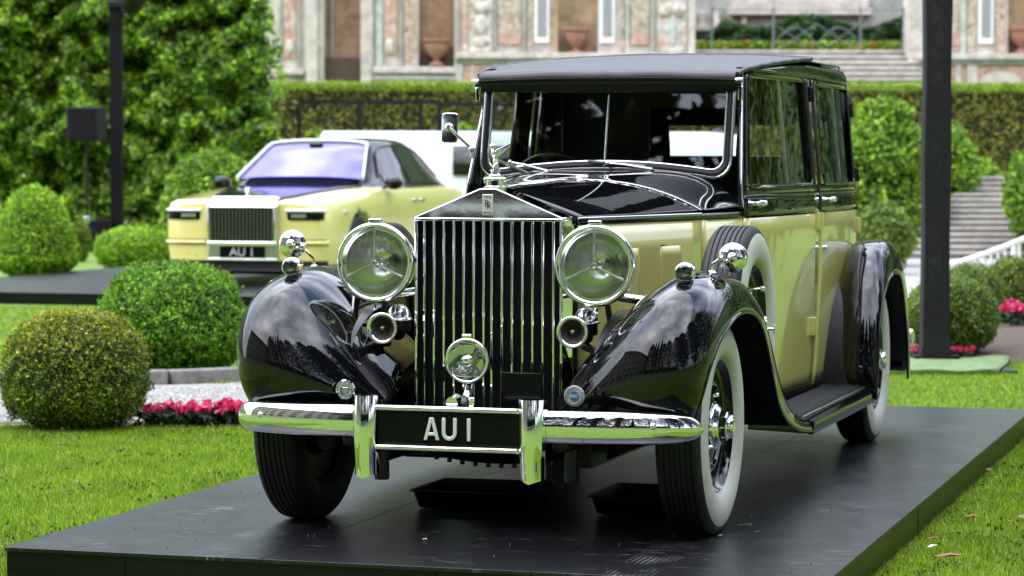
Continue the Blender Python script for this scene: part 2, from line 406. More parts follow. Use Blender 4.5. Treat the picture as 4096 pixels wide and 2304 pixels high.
# ---- bonnet, scuttle
def top_pt(y, q, sg=1):
    """q = 0 at the side crease, 1 at the centre line"""
    s = y
    w = hermite(PLAN_S, PLAN_XY, s)[0]
    zs = 1.183 + 0.010 * min(1, y / 1.1) + 0.012 * sstep(1.1, 1.56, y); H = 0.105 + 0.020 * min(1, y / 1.1) + 0.025 * sstep(1.1, 1.56, y)
    k = min(1, 0.12 + 0.85 * y / 1.1); e = 2.2 + 2.4 * sstep(1.0, 1.56, y)
    u = 1 - q
    z = zs + H * ((1 - k) * (1 - u) + k * (1 - u**e))
    return Vector((sg * w * u, y, z))
for (ya, yb, nm, n) in ((0.012, 1.093, 'bonnet_top', 24), (1.101, 1.585, 'scuttle', 14)):
    b = MB()
    P = []
    for y in np.linspace(ya, yb, n):
        q = [0.5 - 0.5 * math.cos(PI * k / 14) for k in range(15)]
        P.append([top_pt(y, a, -1) for a in q] + [top_pt(y, a, 1) for a in reversed(q[:-1])])
    b.grid(P).build(nm, BK, car, ang=180, solid=0.004)
strip([top_pt(y, 1) + Vector((0, 0, 0.004)) for y in np.linspace(0.012, 1.12, 16)], 0.004, 'bonnet_hinge', CH, car)
MB().lathe([(0.0, 0), (0.012, 0), (0.014, 0.006), (0.008, 0.012), (0.0, 0.012)], top_pt(1.13, 1) + Vector((0, 0, 0.001)), (0, -0.6, 1), 16).build('bonnet_latch', CH, car)
strip([top_pt(1.097, a, -1) + Vector((0, 0, 0.002)) for a in np.linspace(0, 1, 14)] + [top_pt(1.097, a, 1) + Vector((0, 0, 0.002)) for a in np.linspace(1, 0, 14)], 0.0022, 'bonnet_seam', CH, car)
for sg in (-1, 1):
    # crease strip, then the yellow side with its two ventilators
    strip([side(s, 1.180, sg, 0.003) for s in np.linspace(0.0, 1.09, 16)], 0.004, 'side_hinge', CH, car)
    patch(0.0, 1.55, 1.156, 1.180, sg, 16, 2, out=0.002).build('waist_strip', BK, car, ang=60, solid=0.005)
    hs_ = patch(0.006, 1.094, 0.50, 1.154, sg, 12, 6).build('bonnet_side', YE, car, ang=60, solid=0.004)
    patch(1.102, 1.515, 0.42, 1.154, sg, 8, 6).build('scuttle_side', YE, car, ang=60, solid=0.004)
    for (a0, a1) in ((0.335, 0.475), (0.70, 0.855)):
        # hinged ventilator: open a little at its front edge
        b = MB(); pts = []
        n = 10
        for i in range(n + 1):
            for_row = []
            for j in range(13):
                s = a0 + (a1 - a0) * i / n; z = 0.62 + (1.055 - 0.62) * j / 12
                e = 0.004 + 0.022 * (i / n)
                if j in (0, 12): s = min(max(s, a0 + 0.012), a1 - 0.012)
                for_row.append(side(s, z, sg, e))
            pts.append(for_row)
        b.grid(pts).build('ventilator', YE, hs_, ang=60, solid=0.006)
    for s_ in (0.335, 0.70):
        MB().box(side(s_ + 0.035, 1.058, sg, 0.004), (0.010, 0.05, 0.004), rz=-sg * 0.21).build('ventilator_slot', 'grille_dark', hs_)

# ---- front wings
FW = [  # lip, crown, inner
 ((.835, -.395, .440), (.68, -.505, .425), (.37, -.43, .455)),
 ((.880, -.425, .550), (.70, -.578, .550), (.325, -.39, .485)),
 ((.905, -.405, .655), (.718, -.588, .680), (.312, -.345, .505)),
 ((.920, -.335, .735), (.733, -.530, .805), (.318, -.29, .535)),
 ((.930, -.220, .790), (.744, -.400, .905), (.328, -.225, .565)),
 ((.935, -.080, .825), (.750, -.200, .963), (.338, -.15, .598)),
 ((.935, .080, .830), (.762, .040, .983), (.355, .03, .622)),
 ((.935, .260, .808), (.785, .290, .958), (.385, .23, .620)),
 ((.935, .395, .752), (.825, .500, .872), (.440, .43, .600)),
 ((.935, .495, .672), (.855, .640, .775), (.490, .58, .530)),
 ((.935, .575, .590), (.872, .745, .668), (.520, .70, .460)),
 ((.935, .655, .503), (.882, .850, .565), (.550, .83, .400)),
 ((.936, .745, .420), (.886, .965, .470), (.580, .97, .355)),
 ((.940, .890, .348), (.888, 1.110, .388), (.610, 1.11, .325)),
 ((.945, 1.140, .288), (.890, 1.280, .332), (.640, 1.28, .312)),
 ((.946, 1.470, .252), (.890, 1.470, .303), (.660, 1.47, .306))]
RW = [
 ((.955, 3.095, 0.25), (.86, 3.1, 0.262), (.66, 3.33, 0.3)),
 ((.955, 3.13, 0.435), (.86, 3.12, 0.455), (.66, 3.37, 0.45)),
 ((.955, 3.21, 0.635), (.86, 3.2, 0.675), (.66, 3.47, 0.62)),
 ((.955, 3.315, 0.75), (.86, 3.32, 0.84), (.66, 3.6, 0.76)),
 ((.955, 3.5, 0.825), (.86, 3.52, 0.955), (.66, 3.74, 0.88)),
 ((.955, 3.73, 0.838), (.86, 3.77, 1), (.66, 3.87, 0.94)),
 ((.955, 3.88, 0.78), (.86, 4.03, 0.965), (.66, 4.05, 0.9)),
 ((.955, 4.01, 0.62), (.86, 4.25, 0.84), (.66, 4.25, 0.78)),
 ((.955, 4.1, 0.45), (.86, 4.39, 0.62), (.66, 4.4, 0.58)),
 ((.955, 4.12, 0.275), (.86, 4.46, 0.29), (.66, 4.48, 0.3))]
def wing(ST, sg, n, no=14, ni=16, pin=1.55):
    K = np.arange(len(ST)); A = np.array(ST, float).reshape(len(ST), 9)
    P = []; lip = []; inn = []
    for u in np.linspace(0, len(ST) - 1, n):
        a = hermite(K, A, u); l, c, i = a[:3], a[3:6], a[6:]
        row = []
        for t in np.linspace(PI / 2, 0, no):
            sx_, cx_ = math.sin(t) ** 0.9, (1 - math.cos(t)) 
            row.append((sg * (c[0] + (l[0] - c[0]) * sx_), c[1] + (l[1] - c[1]) * cx_, c[2] + (l[2] - c[2]) * cx_))
        for t in np.linspace(0, 1, ni)[1:]:
            g = t ** pin * (1 - 0.12 * sstep(0.6, 1, t)) / (1 - 0.12)
            g = t ** pin
            row.append((sg * (c[0] + (i[0] - c[0]) * t), c[1] + (i[1] - c[1]) * g, c[2] + (i[2] - c[2]) * g))
        P.append(row); lip.append(row[0]); inn.append(row[-1])
    return P, lip, inn
for sg in (-1, 1):
    P, lip, inn = wing(FW, sg, 90)
    fw = MB().grid(P).build('front_wing', BK, car, ang=180, solid=0.003)
    strip([Vector(p) for p in lip], 0.007, 'wing_bead', BK, fw)
    # dark apron that closes the wheel arch towards the chassis
    MB().grid([[(sg * 0.50, y, 0.30), (sg * 0.50, y, 0.60)] for y in np.linspace(-0.30, 0.95, 6)]).build('wing_apron', 'dark_metal', fw, solid=0.01)
    lu_ = np.linspace(2.4, 13.6, 40); A_ = np.array(FW, float).reshape(len(FW), 9)
    ln_ = [hermite(np.arange(len(FW)), A_, u)[:3] for u in lu_]
    MB().grid([[(sg * x, l[1], l[2] + 0.004) for x in np.linspace(l[0] - 0.004, 0.47, 8)] for l in ln_]).build('wheel_house', 'dark_metal', fw, ang=60)
    P2, lip2, inn2 = wing(RW, sg, 60, pin=2.8)
    rw = MB().grid(P2).build('rear_wing', BK, car, ang=180, solid=0.003)
    strip([Vector(p) for p in lip2], 0.007, 'wing_bead', BK, rw)
    MB().grid([[(sg * 0.60, y, 0.28), (sg * 0.60, y, 0.95)] for y in np.linspace(3.25, 4.45, 6)]).build('wing_apron', 'dark_metal', rw, solid=0.01)
    A_ = np.array(RW, float).reshape(len(RW), 9)
    ln_ = [hermite(np.arange(len(RW)), A_, u)[:3] for u in np.linspace(0.3, 8.5, 30)]
    MB().grid([[(sg * x, l[1], l[2] + 0.004) for x in np.linspace(l[0] - 0.004, 0.60, 6)] for l in ln_]).build('wheel_house', 'dark_metal', rw, ang=60)
    # running board with its ribs
    pr_ = [(.66, .286), (.70, .306), (.885, .306), (.925, .300), (.945, .285), (.948, .258), (.940, .236), (.915, .240), (.66, .250)]
    rb = MB().grid([[(sg * x, y, z) for x, z in pr_] for y in np.linspace(1.472, 3.17, 12)], cv=True)
    rb.f.append(tuple(range(len(pr_)))); rb.f.append(tuple(len(rb.v) - len(pr_) + k for k in range(len(pr_))))
    rb = rb.build('running_board', BK, car, ang=40)
    MB().box((sg * 0.785, 2.32, 0.309), (0.185, 1.66, 0.008)).build('tread_mat', 'ribbed_rubber', rb)
    rib_me = MB().tube([(0, 1.50, 0), (0, 3.15, 0)], 0.0058, 6).mesh('rib', ang=80)
    for k in range(9):
        o = link('rib', rib_me, 'ribbed_rubber', rb); o.location = (sg * (0.705 + 0.020 * k), 0, 0.316)
    strip([(sg * 0.894, 1.475, 0.309), (sg * 0.894, 3.15, 0.309)], 0.005, 'edge_trim', 'satin_steel', rb)
    MB().box((sg * 0.945, 1.472, 0.272), (0.008, 0.035, 0.055)).build('joint_clip', 'black_satin', rb, bevel=0.002)

# ---- wheels
def tyre_profile():
    p = [(0.376, 0.082), (0.388, 0.078), (0.398, 0.070), (0.4035, 0.064)]
    for k, x in enumerate((0.050, 0.030, 0.010, -0.010, -0.030, -0.050)):
        p += [(0.4065, x + 0.0035), (0.399, x + 0.003), (0.399, x - 0.003), (0.4065, x - 0.0035)]
    p += [(0.4035, -0.064), (0.398, -0.070), (0.388, -0.080), (0.36, -0.092), (0.32, -0.096), (0.28, -0.086), (0.245, -0.06)]
    return p
ty_me = MB().lathe(tyre_profile(), d=(1, 0, 0), seg=96).mesh('tyre', ang=32)
ww_me = MB().lathe([(0.3765, 0.0815), (0.366, 0.086), (0.345, 0.0915), (0.315, 0.0935), (0.290, 0.091), (0.268, 0.083), (0.252, 0.070), (0.244, 0.055)], d=(1, 0, 0), seg=96).mesh('whitewall', ang=180)
dk_me = MB().lathe([(0.250, 0.058), (0.252, 0.066), (0.246, 0.070), (0.240, 0.062), (0.233, 0.046), (0.222, 0.038), (0.195, 0.034), (0.178, 0.038), (0.166, 0.040), (0.156, 0.037), (0.150, 0.030), (0.120, 0.036), (0.096, 0.044), (0.094, 0.050), (0.06, 0.05)], d=(1, 0, 0), seg=72).mesh('wheel_disc', ang=40)
ring_me = MB().lathe([(0.150, 0.034), (0.154, 0.045), (0.160, 0.045), (0.163, 0.034)], d=(1, 0, 0), seg=64).mesh('disc_ring', ang=60)
hub_me = MB().lathe([(0.088, 0.040), (0.088, 0.054), (0.082, 0.063), (0.074, 0.067), (0.070, 0.074), (0.060, 0.078)], d=(1, 0, 0), seg=40).mesh('hub_flange', ang=40)
nut_me = MB().lathe([(0.055, 0.075), (0.055, 0.098), (0.050, 0.104), (0.0, 0.104)], d=(1, 0, 0), seg=8).mesh('hub_nut', ang=20)
cap_me = MB().lathe([(0.044, 0.102), (0.044, 0.116), (0.039, 0.122), (0.030, 0.119), (0.026, 0.123), (0.018, 0.121), (0.0, 0.121)], d=(1, 0, 0), seg=32).mesh('hub_cap', ang=40)
lug_me = MB().lathe([(0.0, 0.0), (0.009, 0.0), (0.009, 0.03), (0.005, 0.036), (0.0, 0.036)], d=(1, 0, 0), seg=10).mesh('wheel_lug', ang=40)
back_me = MB().lathe([(0.25, -0.05), (0.22, -0.04), (0.16, -0.03), (0.14, -0.07), (0.0, -0.07)], d=(1, 0, 0), seg=48).mesh('brake_drum', ang=40)
def wheel(loc, sg, name='wheel', full=True):
    w = empty(name, loc); w.parent = car
    if sg < 0: w.rotation_euler = (0, 0, PI)
    link('tyre', ty_me, 'rubber', w); link('whitewall', ww_me, 'whitewall', w)
    link('wheel_disc', dk_me, BK, w); link('disc_ring', ring_me, BK, w)
    link('hub_flange', hub_me, CH, w); link('hub_nut', nut_me, CH, w, bevel=0.003); link('hub_cap', cap_me, CH, w)
    link('brake_drum', back_me, 'dark_metal', w)
    o = link('wheel_lug', lug_me, CH, w); o.location = (0.030, 0.0, 0.118)
    o = link('wheel_lug', lug_me, CH, w); o.location = (0.030, -0.10, -0.07)
    return w
# the spare sits in a well: what the wing and the wheel house swallow is left away
def in_well(y, z):
    ly = np.interp(z, [0.25, 0.29, 0.35, 0.42, 0.503, 0.59, 0.672, 0.752, 0.81], [1.47, 1.14, 0.89, 0.745, 0.655, 0.575, 0.495, 0.395, 0.26])
    return z < 0.34 or (z < 0.81 and y < ly + 0.006)
SPY, SPZ = 0.770, 0.733
def clipped(me, sg):
    c = me.copy(); bm = bmesh.new(); bm.from_mesh(c)
    kill = [f for f in bm.faces if any(in_well(SPY + v.co.y * (1 if sg > 0 else -1), SPZ + v.co.z) for v in f.verts)]
    bmesh.ops.delete(bm, geom=kill, context='FACES'); bm.to_mesh(c); bm.free(); return c
for sg in (-1, 1):
    wheel((sg * 0.785, 0, 0.4065), sg); wheel((sg * 0.797, 3.607, 0.4065), sg)
    sp_ = wheel((sg * 0.758, SPY, SPZ), sg, 'spare_wheel')
    for ch in sp_.children:
        if not ch.name.startswith('wheel_lug'): ch.data = clipped(ch.data, sg)
    # clamp bars that hold the spare
    strip([(sg * 0.80, 0.67, 0.89), (sg * 0.868, 0.68, 0.89)], 0.006, 'spare_clamp', CH, car)
    MB().lathe([(0, 0), (0.012, 0), (0.012, 0.012), (0.006, 0.02), (0, 0.02)], (sg * 0.868, 0.68, 0.89), (sg, 0, 0), 12).build('clamp_nut', CH, car)
    strip([(sg * 0.83, 0.78, 0.725), (sg * 0.905, 0.79, 0.725)], 0.007, 'spare_clamp', CH, car)
    MB().box((sg * 0.907, 0.79, 0.725), (0.008, 0.014, 0.035)).build('clamp_handle', CH, car, bevel=0.002)

# ---- doors, waist and windows of the cabin
def door(sg, s0, s1, w0, w1, nm, zt, handle_s, hinge_s):
    d = empty(nm, (0, 0, 0)); d.parent = car
    g = 0.0035
    patch(s0 + g, s1 - g, 0.335, 1.152, sg, 16, 12, out=0.002).build('door_panel', YE, d, ang=180, solid=0.006)
    patch(s0 + g, s1 - g, 1.158, 1.245, sg, 16, 4, out=0.002).build('waist_panel', BK, d, ang=180, solid=0.006)
    patch(s0 + g, s1 - g, 1.250, 1.292, sg, 16, 2, out=0.0).build('sill_panel', BK, d, ang=180, solid=0.006)
    # window surround
    fr = MB()
    zA, zB = 1.290, zt
    fr.grid([[side(s, z, sg, 0.0) for z in np.linspace(zA, zt + 0.035, 10)] for s in np.linspace(s0 + g, w0, 3)])
    fr.grid([[side(s, z, sg, 0.0) for z in np.linspace(zA, zt + 0.035, 10)] for s in np.linspace(w1, s1 - g, 3)])
    fr.grid([[side(s, z, sg, 0.0) for z in np.linspace(zt, zt + 0.035, 3)] for s in np.linspace(w0, w1, 12)])
    fr.build('window_surround', BK, d, ang=60, solid=0.022)
    # rounded window bead
    r = 0.035; loop = []
    for (cs, cz, a0) in ((w1 - r, zt - r, 0), (w0 + r, zt - r, 90), (w0 + r, zA + r, 180), (w1 - r, zA + r, 270)):
        for k in range(5):
            a = math.radians(a0 + k * 22.5); loop.append(side(cs + r * math.cos(a), cz + r * math.sin(a), sg, 0.004))
    MB().tube(loop, 0.0075, 8, closed=True).build('window_bead', BK, d, ang=80)
    patch(w0 - 0.01, w1 + 0.01, zA - 0.01, zt + 0.01, sg, 10, 4, out=-0.012).build('window_pane', 'clear_glass', d, ang=180)
    strip([side(s, 1.248, sg, 0.005) for s in np.linspace(s0 + g, s1 - g, 14)], 0.0055, 'waist_moulding', BK, d)
    # drop-glass channel
    m0 = w0 + 0.62 * (w1 - w0)
    strip([side(m0, z, sg, -0.02) for z in np.linspace(zA, zt, 6)], 0.008, 'glass_channel', 'satin_steel', d)
    hb = side(handle_s, 1.215, sg, 0.0); he = side(handle_s, 1.215, sg, 0.035); hn = side(handle_s + 0.105 * (1 if handle_s < hinge_s else -1), 1.215, sg, 0.040)
    h = MB().tube([hb, hb.lerp(he, 0.4), he], [0.016, 0.010, 0.009], 10)
    h.tube([he + (he - hn) * 0.15, he, he.lerp(hn, 0.35), he.lerp(hn, 0.4), hn], [0.006, 0.010, 0.010, 0.015, 0.013], 12)
    h.build('handle', CH, d, ang=50)
    lk = side(handle_s + 0.07, 0.985, sg, 0.0)
    return d
def hinge(sg, s, z, m, d, w=0.075, h=0.075):
    b = MB().box(side(s, z, sg, 0.012), (0.022, w, h), rz=-sg * 0.03)
    b.build('hinge', m, d, bevel=0.003)
    strip([side(s, z - h / 2, sg, 0.024), side(s, z + h / 2, sg, 0.024)], 0.006, 'hinge_pin', m, d)
for sg in (-1, 1):
    d1 = door(sg, 1.52, 2.868, 1.60, 2.765, 'front_door', 1.772, 1.60, 2.8)
    d2 = door(sg, 2.876, 4.03, 3.02, 3.945, 'rear_door', 1.768, 2.97, 4.0)
    hinge(sg, 2.84, 1.115, YE, d1, 0.11, 0.085); hinge(sg, 2.80, 0.62, YE, d1, 0.13, 0.085)
    hinge(sg, 2.86, 1.715, 'black_satin', d1, 0.07, 0.07)
    hinge(sg, 4.035, 1.66, 'black_satin', d2, 0.06, 0.07); hinge(sg, 4.035, 1.33, 'black_satin', d2, 0.06, 0.07); hinge(sg, 4.03, 1.07, YE, d2, 0.06, 0.08)
    MB().lathe([(0.0, 0), (0.010, 0), (0.009, 0.018), (0.0, 0.02)], side(2.99, 0.985, sg, 0.0), (sg, 0, 0), 12).build('door_lock', CH, d2)
    strip([side(2.8720, z, sg, 0.002) for z in np.linspace(0.34, 1.14, 10)], 0.003, 'door_moulding', YE, d2)
    # quarter panel, running round to the tail
    q = empty('rear_quarter', (0, 0, 0)); q.parent = car
    patch(4.038, 4.97, 0.40, 1.152, sg, 26, 12, out=0.002).build('quarter_panel', YE, q, ang=180, solid=0.006)
    b = MB()
    b.grid([[side(s, z, sg) for z in np.linspace(1.158, 1.425, 8)] for s in np.linspace(4.038, 4.97, 26)])
    b.grid([[side(s, z, sg) for z in np.linspace(1.59, 1.80, 6)] for s in np.linspace(4.038, 4.97, 26)])
    b.grid([[side(s, z, sg) for z in np.linspace(1.425, 1.59, 5)] for s in np.linspace(4.038, 4.585, 16)])
    b.build('upper_quarter', BK, q, ang=60, solid=0.012)
    patch(4.57, 4.97, 1.41, 1.60, sg, 10, 3, out=-0.006).build('rear_pane', 'clear_glass', q, ang=180)
    strip([side(s, 1.155, sg, 0.006) for s in np.linspace(4.03, 4.97, 20)], 0.007, 'waist_moulding', BK, q)
    # sill below the doors
    patch(1.50, 4.10, 0.300, 0.332, sg, 16, 2, out=-0.004).build('body_sill', BK, car, ang=60, solid=0.01)

# ---- roof
def roof_edge(y, sg=1):
    return side(y, 1.80 + 0.055 * sstep(1.55, 3.0, y), sg)
def roof_pt(y, q, sg):
    """q from 0 (cantrail) to 1 (centre)"""
    e = side(min(y, 4.2), 1.82, sg); w = abs(e.x)
    tail = sstep(3.6, 4.44, y)
    w = w * (1 - 0.55 * tail**2.5)
    ze = 1.757 + 0.116 * min(1, max(0, (y - 1.58) / 1.37))**0.62 - 0.11 * tail**2.2
    H = 0.010 + 0.012 * sstep(1.5, 2.4, y)
    u = 1 - q
    return Vector((sg * w * u, y, ze + H * (1 - u**2.6)))
qs = [0.5 - 0.5 * math.cos(PI * k / 16) for k in range(17)]
def roof_rows(y0, y1, n, dz=0.0, grow=1.0):
    P = []
    for y in np.linspace(y0, y1, n):
        r = [roof_pt(y, a, -1) for a in qs] + [roof_pt(y, a, 1) for a in reversed(qs[:-1])]
        P.append([Vector((p.x * grow, p.y, p.z + dz)) for p in r])
    return P
MB().grid(roof_rows(2.90, 4.40, 26)).build('roof_panel', BK, car, ang=180, solid=0.006)
# folding canvas over the driver, with a gentle sag between its bows
P = roof_rows(1.585, 2.96, 26, 0.012, 1.005)
for i, row in enumerate(P):
    for j, p in enumerate(row):
        e = abs(j - 16) / 16
        p.z += -0.006 * math.sin(PI * ((i / 25 * 3) % 1)) * (1 - e**4) + 0.0015 * math.sin(i * 1.7 + j * 0.9)
cv = MB().grid(P).build('canvas_roof', 'canvas', car, ang=180, solid=0.010)
strip([P[-1][j] + Vector((0, 0, 0.002)) for j in range(len(P[-1]))], 0.010, 'canvas_piping', 'canvas', cv)
for sg in (0, -1):
    strip([P[i][sg] + Vector(((0.002 if sg else -0.002), 0, 0.0)) for i in range(len(P))], 0.011, 'canvas_piping', 'canvas', cv)
fx = P[0][-1].x
def arch(dz, dy, n=24, wx=1.0): return [Vector((p.x * wx, p.y + dy, p.z * 0 + z_)) for p, z_ in [(P[0][j], 0) for j in range(0, len(P[0]))]]
# header: canvas roll, gutter and lower roll across the screen
hx = np.linspace(-0.598, 0.598, 25)
MB().grid([[Vector((p.x, p.y + dy, p.z + dz)) for p in P[0]] for dy, dz in ((0.0, 0.004), (-0.012, 0.001), (-0.018, -0.006), (-0.021, -0.018), (-0.020, -0.034))]).build('canvas_front', 'canvas', cv, ang=60, solid=0.006)
strip([(x, 1.566, 1.745 + 0.012 * (1 - abs(x / 0.6)**2.6)) for x in hx], 0.006, 'header_gutter', 'black_satin', car)
strip([(x, 1.588, 1.735 + 0.008 * (1 - abs(x / 0.6)**2.6)) for x in hx], 0.0135, 'header_roll', 'canvas', car, seg=12, flat=(1.1, 1.0))
MB().grid([[(x, 1.612, 1.70), (x, 1.612, 1.775)] for x in np.linspace(-0.58, 0.58, 8)]).build('header_back', 'leather', car, solid=0.01)
for sg in (-1, 1):
    MB().lathe([(0.0, 0), (0.010, 0.002), (0.012, 0.012), (0.010, 0.034), (0.0, 0.036)], (sg * 0.610, 1.568, 1.746), (-sg, -0.1, 0), 14).build('gutter_end', CH, car)
    # cantrail above the doors
    b = MB()
    b.grid([[side(s, z, sg, o) for z, o in ((1.792, 0.004), (1.798, 0.012), (1.83 - 0.028 * (1 - sstep(1.6, 2.9, s)), 0.012), (1.850 - 0.045 * (1 - sstep(1.6, 2.9, s)), 0.004), (1.860 - 0.055 * (1 - sstep(1.6, 2.9, s)), -0.02))] for s in np.linspace(1.50, 4.2, 26)])
    b.build('cantrail', BK, car, ang=60, solid=0.006)
    strip([side(s, 1.798, sg, 0.014) for s in np.linspace(1.50, 4.10, 24)], 0.006, 'drip_rail', BK, car)
    # windscreen pillar
    P3 = []
    for t in np.linspace(0, 1, 12):
        z = 1.195 + t * 0.58; a = side(1.515, z, sg, 0.0); y = 1.565 + 0.235 * (z - 1.3)
        xi = 0.572 * sg
        P3.append([a, (a.x - sg * 0.012, a.y - 0.02, z), (xi + sg * 0.012, y - 0.004, z), (xi, y + 0.01, z), (xi, y + 0.06, z), (a.x - sg * 0.01, a.y + 0.06, z)])
    MB().grid(P3, cv=True).build('screen_pillar', BK, car, ang=50)
    strip([side(1.517, z, sg, 0.002) for z in np.linspace(1.2, 1.79, 10)], 0.0055, 'pillar_trim', CH, car)
    MB().box((sg * 0.592, 1.60, 1.690), (0.020, 0.012, 0.062), rot=Matrix.Rotation(sg * 0.05, 3, 'Y')).build('roof_clip', CH, car, bevel=0.004)

# ---- windscreen
def ws(x, z): return Vector((x, 1.545 + 0.235 * (z - 1.3) - 0.012 * (x / 0.57)**2, z))
def ws_loop(inset, r):
    X = 0.566 - inset; zt = 1.712 - inset * 0.2
    pts = []
    for k in range(5):
        a = math.radians(90 - k * 22.5); rr = 0.012; pts.append((X - rr + rr * math.cos(a), zt - rr + rr * math.sin(a)))
    zb = lambda x: 1.300 + inset + 0.060 * (1 - (x / 0.6)**2)
    for z in np.linspace(zt - 0.03, zb(X) + r + 0.02, 6): pts.append((X, z))
    for k in range(1, 8):
        a = math.radians(-k * 11.5); pts.append((X - r + r * math.cos(a), zb(X - r) + r + r * math.sin(a)))
    for x in np.linspace(X - r - 0.02, 0, 12): pts.append((x, zb(x)))
    return pts + [(-x, z) for x, z in reversed(pts[:-1])]
ol = ws_loop(0.0, 0.075); il = ws_loop(0.036, 0.055)
wf = MB().tube([ws(x, z) for x, z in ws_loop(0.006, 0.072)], 0.0085, 8, closed=True).build('screen_frame', CH, car, ang=80)
MB().grid([[ws(*a) + Vector((0, -0.004, 0)) for a in ol], [ws(*a) + Vector((0, -0.012, 0)) for a in ws_loop(0.018, 0.065)], [ws(*a) + Vector((0, -0.002, 0)) for a in il]], cv=True).build('screen_seal', 'black_satin', wf, ang=80)
MB().tube([ws(x, z) + Vector((0, -0.004, 0)) for x, z in il], 0.0055, 8, closed=True).build('screen_bead', CH, wf, ang=80)
g = MB(); vs = [ws(x, z) + Vector((0, 0.003, 0)) for x, z in il]
g.add(vs, [tuple(range(len(vs)))]); g.build('screen_glass', 'clear_glass', wf, recalc=False, ang=180)
strip([ws(0.0, z) + Vector((0, -0.008, 0)) for z in np.linspace(1.375, 1.685, 6)], 0.0045, 'screen_divider', CH, wf)
# wipers
def wiper(piv, joint, b0, b1):
    w = empty('wiper', (0, 0, 0)); w.parent = car
    on = lambda p, o: Vector((p[0], ws(p[0], p[1]).y - o, p[1]))
    pv, jt, e0, e1 = on(piv, 0.045), on(joint, 0.035), on(b0, 0.020), on(b1, 0.020)
    MB().tube([pv + Vector((0.008, 0.030, -0.030)), pv + Vector((0.002, 0, -0.010)), pv], [0.009, 0.008, 0.010], 8).build('pivot', CH, w)
    MB().tube([pv, pv.lerp(jt, 0.3) + Vector((0, -0.006, 0.002)), pv.lerp(jt, 0.62) + Vector((0, -0.005, 0.004)), jt], [0.008, 0.0065, 0.005, 0.004], 8).build('arm', 'satin_steel', w)
    MB().tube([e0, e0.lerp(e1, 0.5) + Vector((0, 0.004, 0)), e1], [0.0055, 0.007, 0.0055], 6).build('blade', 'satin_steel', w)
    MB().ball(jt, 0.010, 10, 8).build('joint', CH, w)
wiper((-0.245, 1.352), (-0.420, 1.392), (-0.512, 1.412), (-0.334, 1.340))
wiper((0.225, 1.362), (0.020, 1.388), (-0.073, 1.396), (0.184, 1.376))

# ---- interior
MB().box((0, 2.9, 0.33), (1.24, 2.8, 0.03)).build('floor_pan', 'leather', car)
b = MB().box((0, 2.62, 0.62), (1.16, 0.55, 0.30)); b.build('front_seat', 'leather', car, bevel=0.05, bseg=4)
MB().box((0, 2.85, 0.90), (1.18, 0.12, 0.74)).build('front_seat_back', 'leather', car, bevel=0.05, bseg=4)
MB().box((0, 4.05, 0.90), (1.05, 0.25, 0.88)).build('rear_seat_back', 'leather', car, bevel=0.08, bseg=4)
MB().box((-0.385, 2.955, 1.30), (0.49, 0.02, 1.0)).build('division_blind', 'leather', car)
MB().box((0.245, 2.955, 1.73), (0.75, 0.02, 0.15)).build('division_header', 'leather', car)
MB().box((0.245, 2.955, 1.29), (0.75, 0.02, 0.18)).build('division_panel', 'leather', car)
MB().grid([[side(s, z, -1, -0.07) for z in (1.26, 1.77)] for s in np.linspace(2.08, 2.38, 4)]).build('door_curtain', 'walnut', car, solid=0.02)
MB().box((0, 2.90, 1.79), (1.2, 0.06, 0.12)).build('division_rail', 'walnut', car)
for sg in (-1, 1):
    MB().box((sg * 0.60, 2.90, 1.50), (0.10, 0.08, 0.55)).build('division_post', 'walnut', car, bevel=0.01)
    MB().box((sg * 0.56, 4.0, 1.50), (0.18, 0.34, 0.56)).build('rear_corner_trim', 'leather', car, bevel=0.05)
MB().box((0, 1.66, 1.10), (1.18, 0.16, 0.30)).build('dashboard', 'walnut', car, bevel=0.03)
MB().grid([[(x, y, 1.755 + 0.06 * min(1, (y - 1.6) / 1.2) + 0.02 * (1 - (x / 0.6)**2)) for x in np.linspace(-0.56, 0.56, 8)] for y in np.linspace(1.62, 4.2, 8)]).build('headlining', 'leather', car, ang=180)
sw = MB()
rot = Matrix.Rotation(math.radians(38), 3, 'X'); cc = Vector((-0.315, 1.95, 1.262))
sw.tube([cc + rot @ Vector((0.205 * math.cos(a), 0, 0.205 * math.sin(a))) for a in np.linspace(0, 2 * PI, 40, endpoint=False)], 0.0125, 10, closed=True)
for a in (0.5, PI - 0.5, -PI / 2): sw.tube([cc, cc + rot @ Vector((0.2 * math.cos(a), 0, 0.2 * math.sin(a)))], 0.007, 6)
sw.tube([cc, cc + rot @ Vector((0, -0.5, 0))], 0.022, 10)
sw.build('steering_wheel', 'black_satin', car, ang=80)
MB().grid([[side(s, z, -1, -0.05) for z in (1.30, 1.78)] for s in np.linspace(2.66, 2.84, 3)]).build('door_post_trim', 'walnut', car, solid=0.02)

